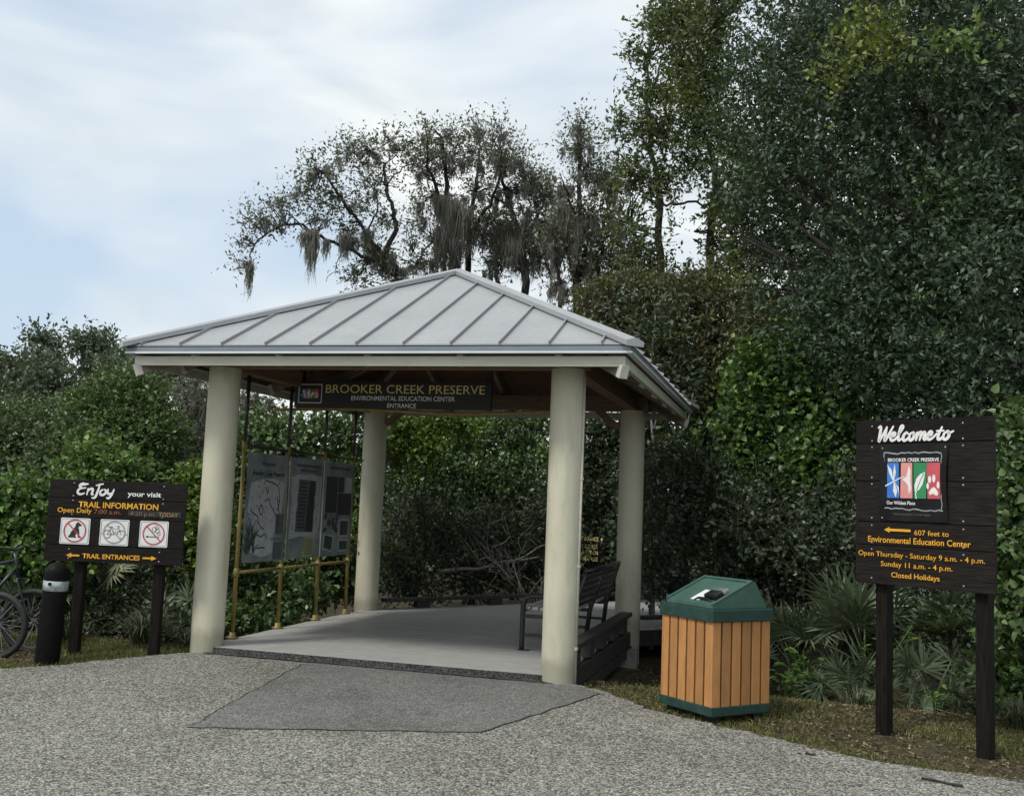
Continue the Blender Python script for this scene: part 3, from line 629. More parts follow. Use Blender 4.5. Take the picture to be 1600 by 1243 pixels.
bm = bmesh.new(); plate(bm, [(-1.22, 0.86), (-0.99, 0.80), (-0.76, 0.84), (-0.74, 1.03), (-0.60, 1.28), (-0.56, 1.60), (-0.80, 1.645), (-1.08, 1.63), (-1.30, 1.58), (-1.33, 1.3), (-1.20, 1.1)], F, 0.0006); part('map_field', bm, M['panelwhite'], p1)
p2 = panel(-0.445, 0.40)
bm = bmesh.new(); plate(bm, [(-0.40, 0.98), (-0.1, 1.01), (0.3, 0.97), (0.36, 1.2), (0.37, 1.70), (0.1, 1.72), (-0.25, 1.71), (-0.40, 1.68), (-0.37, 1.3)], F, 0.0006); part('pale_field', bm, M['panelwhite'], p2)
bm = bmesh.new()
for x0, x1, z in ((-0.30, 0.28, 1.80), (-0.20, 0.20, 1.745)):
    x = x0
    while x < x1: l_ = rp.uniform(0.02, 0.05); stroke(bm, [(x, z), (x+l_*0.5, z+0.03), (x+l_, z)], 0.014, F, 0.0012, caps=False); x += l_+0.008
for k in range(22):
    z = 0.92+k*0.04
    for u in (-0.35+rp.uniform(-.02, .02), 0.29+rp.uniform(-.03, .03)): stroke(bm, [(u, z), (u+rp.uniform(-.03, .03), z+rp.uniform(0, .03))], 0.012, F, 0.0012, caps=False)
part('illustration_marks', bm, M['inkgrey'], p2)
bm = bmesh.new(); wob = [0.0, .012, -.008, .015, -.01, .008, 0]
lft = [(-0.22+wob[k]-0.045*(1-k/6), 1.06+k*0.10) for k in range(7)]; rgt = [(0.22+wob[-k-1]-0.03*(1-k/6), 1.05+k*0.10) for k in range(7)]
plate(bm, lft+rgt[::-1], F, 0.0016); part('text_block', bm, M['panelgrey'], p2)
bm = bmesh.new(); plate(bm, [(-0.01, 1.07), (0.17, 1.055), (0.195, 1.64), (0.06, 1.65), (0.02, 1.3)], F, 0.0022)
for k in range(13): plate(bm, rect(-0.22+0.003*k, 1.10+k*0.042, -0.04+0.003*k, 1.118+k*0.042), F, 0.0022)
part('dark_column_art', bm, M['black'], p2)
p3 = panel(0.43, 1.275)
bm = bmesh.new()
plate(bm, rect(0.50, 1.28, 0.82, 1.72), F, 0.0012); plate(bm, rect(0.84, 1.25, 1.24, 1.52), F, 0.0014); plate(bm, rect(0.84, 1.53, 1.0, 1.72), F, 0.0015)
x = 0.58
while x < 1.15: l_ = rp.uniform(0.03, 0.06); stroke(bm, [(x, 1.81), (x+l_*0.5, 1.84), (x+l_, 1.81)], 0.016, F, 0.0012, caps=False); x += l_+0.01
part('photo_block', bm, M['black'], p3)
bm = bmesh.new()
for (a, b, c, d) in ((0.92, 0.98, 1.20, 1.20), (0.92, 0.80, 1.20, 0.95), (1.05, 1.53, 1.23, 1.72)): plate(bm, rect(a, b, c, d), F, 0.0016)
plate(bm, [(0.47, 0.84), (0.74, 0.80), (0.78, 1.0), (0.50, 1.03)], F, 0.0018); part('photo_border', bm, M['panelwhite'], p3)
bm = bmesh.new()
for (a, b, c, d) in ((0.945, 1.0, 1.18, 1.18), (0.945, 0.82, 1.18, 0.93)): plate(bm, rect(a, b, c, d), F, 0.003)
plate(bm, [(0.50, 0.86), (0.72, 0.82), (0.75, 0.98), (0.53, 1.01)], F, 0.0032)
for k in range(18):
    u, v = rp.uniform(0.5, 0.86), rp.uniform(1.03, 1.24); plate(bm, disc(u, v, rp.uniform(.015, .045), 8), F, 0.0012+k*.00003)
part('photo_art', bm, M['panelgreen'], p3)
bm = bmesh.new(); plate(bm, [(-0.04, 0.765), (0.22, 0.77), (0.235, 1.0), (0.0, 0.985)], F, 0.004)
nt_ = part('notice', bm, M['note'], p2); nt_['label'] = 'yellow paper notice taped over the middle panel'
bm = bmesh.new()
for k in range(7): stroke(bm, [(0.0+k*.001, 0.80+k*0.026), (0.20, 0.805+k*0.026)], 0.008, F, 0.005, caps=False)
part('notice_lines', bm, M['inkgrey'], nt_)

# ------------------------------------------------------------------ bench
be = thing('bench', 'black metal bench with lattice back and grey seat inside the pavilion by the right columns', 'bench', (1.07, -0.63, 0))
BL = 2.03
def bench_end(y):
    bm = bmesh.new(); tube(bm, smooth_line([(0, y, 0.0), (0, y, 0.30), (0.005, y, 0.46), (0.05, y, 0.535), (0.16, y, 0.55), (0.40, y, 0.55), (0.53, y, 0.545)], 5), 0.026, 10)
    f = part('end_frame', bm, M['bench'], be, True)
    bm = bmesh.new(); tube(bm, [(0.46, y, 0.0), (0.50, y, 0.35), (0.56, y, 0.55), (0.645, y, 0.83)], [0.026, 0.026, 0.026, 0.018], 10); part('leg', bm, M['bench'], f, True)
    bm = bmesh.new(); beam(bm, (0.02, y, 0.345), (0.50, y, 0.345), 0.03, 0.035); beam(bm, (0.02, y, 0.155), (0.47, y, 0.155), 0.025, 0.03); part('crossbar', bm, M['bench'], f)
    bm = bmesh.new(); box(bm, (0.02, y, 0.004), (0.12, 0.07, 0.008)); box(bm, (0.47, y, 0.004), (0.1, 0.07, 0.008)); part('foot', bm, M['bench'], f)
for y in (0, BL/2, BL): bench_end(y)
bm = bmesh.new()
for k in range(6): box(bm, (0.035+k*0.083, BL/2, 0.425-0.004*k), (0.066, BL-0.06, 0.032), bev=0.006)
box(bm, (-0.005, BL/2, 0.405), (0.02, BL-0.06, 0.055), bev=0.005)
part('seat', bm, M['slat'], be)
bm = bmesh.new(); bx = lambda z: 0.52+(z-0.42)*0.305
for z in (0.47, 0.545, 0.615, 0.685, 0.755): box(bm, (bx(z), BL/2, z), (0.012, BL-0.05, 0.036), mat=Matrix.Rotation(R(17), 4, 'Y'))
for k in range(17):
    y = 0.06+k*(BL-0.12)/16; beam(bm, (bx(0.46)+0.008, y, 0.455), (bx(0.79)+0.008, y, 0.79), 0.036, 0.010, (1, 0, 0))
part('backrest', bm, M['bench'], be)
bm = bmesh.new(); tube(bm, [(bx(0.82), -0.02, 0.825), (bx(0.82), BL+0.02, 0.825)], 0.022, 10); part('top_rail', bm, M['bench'], be, True)

# ------------------------------------------------------------------ litter bin
bn = thing('litter_bin', 'square tan slatted litter bin with green slanted lid standing on the grass', 'litter bin', (3.15, -2.925, -0.095), R(46.5))
S_ = 0.595
bm = bmesh.new(); box(bm, (S_/2, S_/2, 0.43), (S_-0.05, S_-0.05, 0.72)); part('inner_body', bm, M['blackplastic'], bn)
bm = bmesh.new(); box(bm, (S_/2, S_/2, 0.075), (S_+0.012, S_+0.012, 0.07), bev=0.006); part('bottom_band', bm, M['bindark'], bn)
bm = bmesh.new(); box(bm, (S_/2, S_/2, 0.785), (S_+0.035, S_+0.035, 0.095), bev=0.008); part('top_band', bm, M['bindark'], bn)
n = 6; gap = 0.019; sw = (S_-gap*(n-1))/n
for k in range(n):
    for face in range(4):
        c = k*(sw+gap)+sw/2
        if face % 2 and k in (0, n-1): wd = sw-0.022
        else: wd = sw
        cc_ = c + (0.011 if (face % 2 and k == 0) else -0.011 if (face % 2 and k == n-1) else 0)
        pos = ((c, 0.011), (S_-0.011, cc_), (c, S_-0.011), (0.011, cc_))[face]
        sz = (wd, 0.022) if face % 2 == 0 else (0.022, wd)
        bm = bmesh.new(); box(bm, (*pos, 0.424), (*sz, 0.63), bev=0.003); part('slat', bm, M['binslat'], bn)
bm = bmesh.new()
for x_, y_ in ((.08, .08), (S_-.08, .08), (S_-.08, S_-.08), (.08, S_-.08)): box(bm, (x_, y_, 0.015), (0.09, 0.09, 0.06))
part('feet', bm, M['blackplastic'], bn)
# lid: slopes up from the front-left face (x = 0 side)
h0 = 0.832; prof = [(0.02, h0), (0.02, h0+0.03), (0.425, h0+0.205), (0.455, h0+0.205), (S_-0.02, h0+0.02), (S_-0.02, h0)]
bm = bmesh.new(); s0 = [bm.verts.new((x_, 0.02, z)) for x_, z in prof]; s1 = [bm.verts.new((x_, S_-0.02, z)) for x_, z in prof]
bm.faces.new(s0); bm.faces.new(s1[::-1])
for k in range(6): bm.faces.new((s0[k], s1[k], s1[(k+1) % 6], s0[(k+1) % 6]))
bmesh.ops.recalc_face_normals(bm, faces=bm.faces[:])
bmesh.ops.bevel(bm, geom=bm.edges[:], offset=0.006, segments=2, affect='EDGES')
lid = part('lid', bm, M['bingreen'], bn)
sl_ = Vector((0.405, 0, 0.175)).normalized(); nl = Vector((-sl_.z, 0, sl_.x)); b0 = Vector((0.02, 0, h0+0.03))
ori = Matrix(((sl_.x, 0, nl.x, 0), (0, 1, 0, 0), (sl_.z, 0, nl.z, 0), (0, 0, 0, 1)))
def on_lid(s, y, h=0): return b0+sl_*s+Vector((0, y, 0))+nl*h
bm = bmesh.new()
for (sa, sb, ya, yb) in ((0.0, 0.44, 0.02, 0.045), (0.0, 0.44, S_-0.045, S_-0.02), (0.415, 0.44, 0.045, S_-0.045)):
    c = on_lid((sa+sb)/2, (ya+yb)/2, 0.006); box(bm, c, (sb-sa, yb-ya, 0.016), mat=ori, bev=0.003)
part('lid_rim', bm, M['bingreen'], lid)
bm = bmesh.new(); box(bm, on_lid(0.13, 0.28, 0.004), (0.17, 0.10, 0.006), mat=ori); part('label', bm, M['signwhite'], lid)
bm = bmesh.new(); box(bm, on_lid(0.12, 0.13, 0.022), (0.09, 0.13, 0.045), mat=ori, bev=0.008); asht = part('ashtray', bm, M['blackplastic'], lid)
bm = bmesh.new(); box(bm, on_lid(0.185, 0.10, 0.028), (0.06, 0.10, 0.03), mat=ori, bev=0.006); part('ashtray_lid', bm, M['chrome'], asht)
bm = bmesh.new(); tube(bm, smooth_line([on_lid(0.045, 0.10, 0.0), on_lid(0.06, 0.14, 0.012), on_lid(0.062, 0.24, 0.014), on_lid(0.045, 0.28, 0.0)], 4), 0.010, 8); part('handle', bm, M['blackplastic'], lid, True)

# ------------------------------------------------------------------ board signs on two posts
def board_planks(par, W, H, seams, mat, th=0.05):
    zs = [0]+[H*(1-s) for s in sorted(seams, reverse=True)]+[H]
    rr = random.Random(int(W*100))
    for z0, z1 in zip(zs, zs[1:]):
        bm = bmesh.new(); box(bm, (W/2+rr.uniform(-.004, .004), th/2, (z0+z1)/2), (W, th, z1-z0-0.005), bev=0.004); part('plank', bm, mat, par)
def bolts(par, pts):
    bm = bmesh.new()
    for x, z in pts: box(bm, (x, -0.003, z), (0.011, 0.008, 0.011), bev=0.003)
    part('bolts', bm, M['steel'], par)

# welcome sign
a0, a1 = Vector((4.189, -2.578)), Vector((5.06, -3.219)); WW = (a1-a0).length; ang = math.atan2((a1-a0).y, (a1-a0).x)
ws = thing('welcome_sign', 'tall dark plank sign lettered Welcome to on two posts beside the bin', 'sign', (*a0, 0), ang)
wb = bpy.data.objects.new('board', None); bpy.data.objects.remove(wb)
Z0, WH = 0.985, 1.23
for xx in (0.185, WW-0.125):
    bm = bmesh.new(); box(bm, (xx, 0.097, 0.93), (0.095, 0.09, 2.2), bev=0.008); part('post', bm, M['postwood'], ws)
bmw = bmesh.new(); box(bmw, (WW/2, 0.029, Z0+WH/2), (WW-0.02, 0.038, WH-0.01)); bdw = part('board', bmw, M['signwood'], ws)
zs = [0]+[WH*(1-s) for s in (0.765, 0.622, 0.374, 0.143)]+[WH]
rr = random.Random(2)
for z0, z1 in zip(zs, zs[1:]):
    bm = bmesh.new(); box(bm, (WW/2+rr.uniform(-.004, .004), 0.004, Z0+(z0+z1)/2), (WW, 0.012+rr.uniform(0, .003), z1-z0-0.006), bev=0.003); part('plank', bm, M['signwood'], bdw)
FY = -0.0045
def V(v): return Z0+WH*(1-v)
bolts(bdw, [(x, V(v)) for x in (0.14, 0.86) for v in (0.035, 0.125, 0.165, 0.352, 0.392, 0.60, 0.645, 0.75, 0.79, 0.965)])
def script_word(bm, glyphs, x0, z0, sx, sz, wd, y, shear=0.25):
    for g_ in glyphs: stroke(bm, [(x0+(px+shear*pz)*sx, z0+pz*sz) for px, pz in g_], wd, y, 0.003, taper=lambda s: 0.75+0.5*math.sin(math.pi*min(1, max(0, s))))
# strokes in x-height units (x-height 1, capitals 1.9), joined brush script
Wlc = [[(0.0, 1.75), (0.2, 1.9), (0.3, 1.5), (0.35, 0.05), (0.5, 0.3), (0.95, 1.8)], [(0.95, 1.8), (0.95, 0.9), (1.0, 0.05), (1.25, 0.6), (1.65, 1.85)],
 [(1.45, 0.45), (1.95, 0.65), (2.0, 0.98), (1.75, 0.98), (1.6, 0.5), (1.75, 0.05), (2.1, 0.15), (2.4, 0.6)], [(2.4, 0.6), (2.75, 1.6), (2.65, 1.9), (2.5, 1.6), (2.45, 0.4), (2.6, 0.02), (2.9, 0.3)],
 [(3.45, 0.85), (3.25, 1.0), (3.0, 0.6), (3.1, 0.05), (3.4, 0.08), (3.6, 0.4)], [(3.95, 0.98), (3.7, 0.8), (3.68, 0.2), (3.9, 0.02), (4.15, 0.35), (4.1, 0.85), (3.95, 0.98), (4.2, 0.75), (4.4, 0.8)],
 [(4.4, 0.9), (4.5, 0.85), (4.45, 0.0)], [(4.46, 0.4), (4.75, 0.98), (4.9, 0.8), (4.85, 0.0)], [(4.87, 0.4), (5.15, 0.98), (5.3, 0.8), (5.28, 0.2), (5.45, 0.05), (5.65, 0.4)],
 [(5.5, 0.45), (5.95, 0.62), (6.0, 0.95), (5.78, 0.98), (5.63, 0.5), (5.8, 0.05), (6.15, 0.2), (6.55, 0.75)],
 [(6.95, 1.55), (6.75, 0.6), (6.8, 0.08), (7.05, 0.1), (7.25, 0.4)], [(6.5, 1.08), (7.2, 1.1)], [(7.55, 0.98), (7.3, 0.7), (7.35, 0.1), (7.65, 0.05), (7.85, 0.45), (7.75, 0.9), (7.55, 0.98), (7.8, 0.78), (8.2, 1.0)]]
bm = bmesh.new(); script_word(bm, Wlc, 0.175, V(0.128), 0.0735, 0.058, 0.019, FY, 0.18); part('lettering', bm, M['white'], ws)['label'] = 'white brush script reading Welcome to'
bm = bmesh.new(); arrow(bm, 0.46, 0.245, V(0.668), 0.018, 0.042, FY, 0.004, 0.045)
text(bm, '607 feet to', 0.49, 0.755, V(0.676), 0.038, FY, 0.004, 0.004)
text(bm, 'Environmental Education Center', 0.112, 0.915, V(0.727), 0.045, FY, 0.004, 0.012)
text(bm, 'Open Thursday - Saturday 9 a.m. - 4 p.m.', 0.03, 1.015, V(0.815), 0.038, FY, 0.004, 0.004)
text(bm, 'Sunday 11 a.m. - 4 p.m.', 0.22, 0.78, V(0.872), 0.038, FY, 0.004, 0.006)
text(bm, 'Closed Holidays', 0.305, 0.685, V(0.934), 0.038, FY, 0.004, 0.012)
part('lettering', bm, M['orange'], ws)['label'] = 'orange lettering and arrow with distance and opening hours'
# poster, its edges curling off the boards
bm = bmesh.new(); nu, nv = 12, 14; gr = []
for j in range(nv+1):
    row = []
    for i in range(nu+1):
        u, v = i/nu, j/nv
        x = 0.21+0.545*u+0.010*math.sin(v*3.2)*(1-2*u)*(1 if u < .5 else 1); z = V(0.612)+WH*0.455*v
        yy = -0.010-0.016*max(0, abs(u-.5)-.38)/.12*math.sin(v*math.pi)-0.003*math.sin(v*7+u*3)*0.3
        row.append((x, yy, z))
    gr.append(row)
f_ = [[bm.verts.new(p) for p in r_] for r_ in gr]; k_ = [[bm.verts.new((p[0], p[1]+0.002, p[2])) for p in r_] for r_ in gr]
for j in range(nv):
    for i in range(nu):
        bm.faces.new((f_[j][i], f_[j][i+1], f_[j+1][i+1], f_[j+1][i])); bm.faces.new((k_[j][i], k_[j+1][i], k_[j+1][i+1], k_[j][i+1]))
ps = part('poster', bm, M['poster'], ws, True); PY = -0.0125
bm = bmesh.new(); px0, px1, pz0, pz1 = 0.255, 0.700, V(0.538), V(0.205); rq = random.Random(6)
stroke(bm, [(px0-0.005+i*(px1-px0)/16, pz1+rq.uniform(-.006, .008)) for i in range(17)], 0.010, PY, 0.001); stroke(bm, [(px0+i*(px1-px0+.01)/16, pz0-0.002*i*0.3+rq.uniform(-.006, .006)) for i in range(17)], 0.009, PY, 0.001)
stroke(bm, [(px0-0.008+rq.uniform(-.003, .004), pz0+i*(pz1-pz0)/14) for i in range(15)], 0.008, PY, 0.001); stroke(bm, [(px1+0.004+rq.uniform(-.004, .004), pz0+i*(pz1-pz0)/14) for i in range(15)], 0.006, PY, 0.001)
part('torn_border', bm, M['posteredge'], ps)
logo_bars(0.268, V(0.475), 0.432, WH*0.212, PY, ps, True)
bm = bmesh.new(); text(bm, 'BROOKER CREEK PRESERVE', 0.280, 0.685, V(0.245), 0.026, PY, 0.0015, 0.02); text(bm, 'Our Wildest Place', 0.270, 0.50, V(0.503), 0.026, PY, 0.0015, 0.015)
part('lettering', bm, M['white'], ps)
bm = bmesh.new(); text(bm, 'Pinellas County Environmental Program', 0.33, 0.62, V(0.570), 0.014, PY, 0.0015, 0.0); part('lettering', bm, M['tanfade'], ps)
bm = bmesh.new()
for x, v in ((0.235, .173), (0.735, .173), (0.235, .597)): box(bm, (x, PY-0.003, V(v)), (0.010, 0.005, 0.010), bev=0.002)
part('tacks', bm, M['steel'], ps)

# trail information sign
b0_, b1_ = Vector((-3.10, -2.66)), Vector((-1.838, -2.31)); TW = (b1_-b0_).length; ang2 = math.atan2((b1_-b0_).y, (b1_-b0_).x)
ts = thing('trail_sign', 'wide dark plank sign headed Enjoy your visit behind the bollard on the left', 'sign', (*b0_, 0), ang2)
TZ, TH_ = 0.765, 0.775
for xx in (0.322, TW-0.235):
    bm = bmesh.new(); box(bm, (xx, 0.097, 0.45), (0.092, 0.09, 1.6), bev=0.008); part('post', bm, M['postwood'], ts)
bm = bmesh.new(); box(bm, (TW/2, 0.029, TZ+TH_/2), (TW-0.02, 0.038, TH_-0.01)); bdt = part('board', bm, M['signwood'], ts)
zs = [0]+[TH_*(1-s) for s in (0.80, 0.462, 0.227)]+[TH_]
for z0, z1 in zip(zs, zs[1:]):
    bm = bmesh.new(); box(bm, (TW/2+rr.uniform(-.004, .004), 0.004, TZ+(z0+z1)/2), (TW, 0.012+rr.uniform(0, .003), z1-z0-0.006), bev=0.003); part('plank', bm, M['signwood'], bdt)
def U(u): return u/750*TW
def VV(v): return TZ+TH_*(1-v/450)
bolts(bdt, [(U(x), VV(v)) for x in (135, 625) for v in (20, 90, 115, 190, 345, 380, 430)])
Enj = [[(0.75, 1.65), (0.5, 1.9), (0.15, 1.7), (0.1, 1.35), (0.45, 1.1)], [(0.45, 1.1), (0.05, 0.8), (0.05, 0.25), (0.4, 0.0), (0.85, 0.2)], [(0.15, 1.5), (0.5, 1.75), (1.05, 1.85)], [(0.2, 1.0), (0.85, 1.15)],
 [(1.2, 1.05), (1.22, 0.0)], [(1.22, 0.6), (1.55, 1.05), (1.8, 0.9), (1.8, 0.1), (2.0, 0.05)], [(2.5, 1.9), (2.45, 0.6), (2.3, -0.45), (1.95, -0.55)], [(2.1, 1.65), (2.9, 1.95)],
 [(3.1, 1.0), (2.8, 0.7), (2.85, 0.15), (3.15, 0.0), (3.45, 0.35), (3.4, 0.85), (3.1, 1.0)], [(3.65, 1.05), (3.75, 0.35), (4.05, 0.25), (4.3, 0.5)], [(4.4, 1.05), (4.25, 0.1), (4.0, -0.5), (3.75, -0.45)]]
bm = bmesh.new(); script_word(bm, Enj, U(155), VV(80), U(44), 0.054, 0.018, FY, 0.12); text(bm, 'your visit', U(430), U(612), VV(66), 0.047, FY, 0.004, 0.022)
part('lettering', bm, M['white'], ts)['label'] = 'white lettering reading Enjoy your visit'
bm = bmesh.new(); text(bm, 'TRAIL INFORMATION', U(168), U(602), VV(134), 0.055, FY, 0.004, 0.02); text(bm, 'Open Daily', U(56), U(242), VV(168), 0.045, FY, 0.004, 0.012)
text(bm, 'TRAIL ENTRANCES', U(212), U(522), VV(414), 0.044, FY, 0.004, 0.02); arrow(bm, U(195), U(122), VV(414), 0.016, 0.046, FY, 0.004, 0.05); arrow(bm, U(537), U(612), VV(414), 0.016, 0.046, FY, 0.004, 0.05)
part('lettering', bm, M['orange'], ts)['label'] = 'orange lettering reading TRAIL INFORMATION and TRAIL ENTRANCES'
bm = bmesh.new(); text(bm, '7:00 a.m.', U(256), U(402), VV(170), 0.045, FY, 0.004, 0.0); part('lettering', bm, M['orangefade'], ts)['label'] = 'faded orange opening time'
bm = bmesh.new(); plate(bm, rect(U(440), VV(188), U(728), VV(157)), FY, 0.0035); part('time_slat', bm, M['entrsign'], ts)
bm = bmesh.new(); text(bm, '4:30 p.m.', U(452), U(590), VV(174), 0.042, FY-.004, 0.004, 0.0); part('lettering', bm, M['tanfade'], ts)['label'] = 'worn tan closing time'
bm = bmesh.new(); text(bm, 'TODAY', U(608), U(712), VV(174), 0.040, FY-.004, 0.004, 0.0); part('lettering', bm, M['tan'], ts)
def sign_plate(u0, u1, kind, lab):
    x0, x1, z0, z1 = U(u0), U(u1), VV(353), VV(211); cx_, cz_ = (x0+x1)/2, (z0+z1)/2; s = (x1-x0)
    bm = bmesh.new(); plate(bm, rrect(x0, z0, x1, z1, 0.012), FY, 0.004); pl = part('notice_plate', bm, M['signwhite'], ts); pl['label'] = lab
    bm = bmesh.new(); rp_ = rrect(x0+0.010, z0+0.010, x1-0.010, z1-0.010, 0.016); outline(bm, rp_, 0.003, FY, 0.0045); part('border_line', bm, M['inkgrey'], pl)
    ink = M['black'] if kind != 'smoke' else M['inkgrey']; bm = bmesh.new(); y = FY-0.005; e = lambda a, b: (cx_+a*s, cz_+b*s)
    if kind == 'dog':
        plate(bm, [e(*p) for p in ((-.20, -.22), (.06, -.22), (.06, -.19), (.02, -.17), (.05, -.10), (.07, -.02), (.09, -.12), (.13, -.22), (.19, -.22), (.18, -.19), (.16, -.17), (.15, -.02), (.13, .07), (.11, .14), (.15, .17), (.20, .18), (.22, .21), (.15, .26), (.11, .30), (.05, .29), (.02, .24), (.0, .15), (-.05, .07), (-.12, -.02), (-.16, -.12), (-.22, -.19))], y, 0.001)
    elif kind == 'bike':
        for c in (-.24, .24): ring(bm, *e(c, -.06), .125*s, .145*s, y, .001, 28)
        for q in (((-.24, -.06), (-.12, .14), (.13, .14), (.0, -.06), (-.12, .14)), ((-.24, -.06), (.0, -.06)), ((.24, -.06), (.13, .2), (.17, .22)), ((-.16, .19), (-.06, .19)), ((-.12, .14), (-.11, .19)), ((.08, .22), (.17, .22))): stroke(bm, [e(*p) for p in q], .018*s, y, .001, smooth=False)
        stroke(bm, [e(-.43, -.05), e(-.38, -.05)], .02*s, y, .001); stroke(bm, [e(.39, -.05), e(.44, -.05)], .02*s, y, .001)
    else:
        plate(bm, [e(-.26, -.12), e(-.16, -.12), e(-.16, -.07), e(-.26, -.07)], y, .001); plate(bm, [e(-.145, -.11), e(.08, -.11), e(.08, -.08), e(-.145, -.08)], y, .001); plate(bm, [e(.15, -.12), e(.18, -.12), e(.18, -.07), e(.15, -.07)], y, .001)
        for a, b, r_ in ((.02, .16, .09), (.12, .12, .09), (.10, .22, .07), (.18, .02, .06)): ring(bm, *e(a, b), (r_-.014)*s, r_*s, y, .001+a*.0005, 20)
    part('pictogram', bm, ink, pl)
    bm = bmesh.new(); ring(bm, cx_, cz_+0.003, .345*s, .385*s, FY-0.0065, 0.0012, 44); a = .365*s*0.707
    stroke(bm, [(cx_-a, cz_+a+.003), (cx_+a, cz_-a+.003)], .036*s, FY-0.0068, .0012, caps=False); part('prohibition_ring', bm, M['pinkgrey'] if kind == 'bike' else M['red'], pl)
sign_plate(80, 240, 'dog', 'white plate with crossed out sitting dog'); sign_plate(295, 452, 'bike', 'white plate with faded ring and bicycle'); sign_plate(510, 665, 'smoke', 'white plate with crossed out cigarette')

# small dark boardwalk sign behind the bench
bs = thing('boardwalk_sign', 'small dark sign with yellow lettering among bushes between the right columns', 'sign', (0.693, 5.501, 0), R(-15.6))
bm = bmesh.new(); box(bm, (-0.17, 0.015, 0.74), (0.62, 0.03, 0.60), bev=0.003); part('board', bm, M['bollard'], bs)
bm = bmesh.new()
for wd_, x0, zc in (('ENTRANCE', -0.30, 0.965), ('PLEASE WALK', -0.40, 0.845), ('YOUR BIKE ON', -0.42, 0.745), ('BOARDWALKS', -0.37, 0.645)): text(bm, wd_, x0, 0.0, zc, 0.066, -0.001, 0.003, 0.012)
plate(bm, [(0.055, 0.90), (0.068, 0.90), (0.068, 0.955), (0.085, 0.955), (0.0615, 1.0), (0.038, 0.955), (0.055, 0.955)], -0.001, 0.003)
part('lettering', bm, M['gold'], bs)
for xx in (-0.4, 0.05):
    bm = bmesh.new(); box(bm, (xx, 0.075, 0.3), (0.08, 0.085, 1.4)); part('post', bm, M['postwood'], bs)

# ------------------------------------------------------------------ bollards
def bollard(x, y, z, label, r_=0.105, h=0.80):
    t = thing('bollard', label, 'bollard', (x, y, z), 0, 'black domed bollards')
    bm = bmesh.new(); lathe(bm, [(r_, -0.3), (r_, 0.05), (r_, h)]+[(r_*math.cos(a), h+r_*1.02*math.sin(a)) for a in np.linspace(0.12, math.pi/2, 9)], 36); part('post', bm, M['bollard'], t, True)
    bm = bmesh.new(); lathe(bm, [(r_, h-0.147), (r_+0.003, h-0.145), (r_+0.003, h-0.060), (r_, h-0.058)], 36); bd_ = part('reflective_band', bm, M['band'], t, True)
    bm = bmesh.new(); tube(bm, [(0.2*r_, -r_*0.99, h-0.082), (0.2*r_, -r_-0.006, h-0.082)], 0.016, 12); part('band_stud', bm, M['bollard'], bd_)
    return t
bl = bollard(-2.73, -2.95, -0.12, 'tall black bollard with silver band in front of the trail sign')
bl.rotation_euler = (0, R(2.2), 0)
bollard(2.41, 1.23, -0.36, 'black bollard dome half hidden behind the green lid of the bin', 0.1, 0.93)

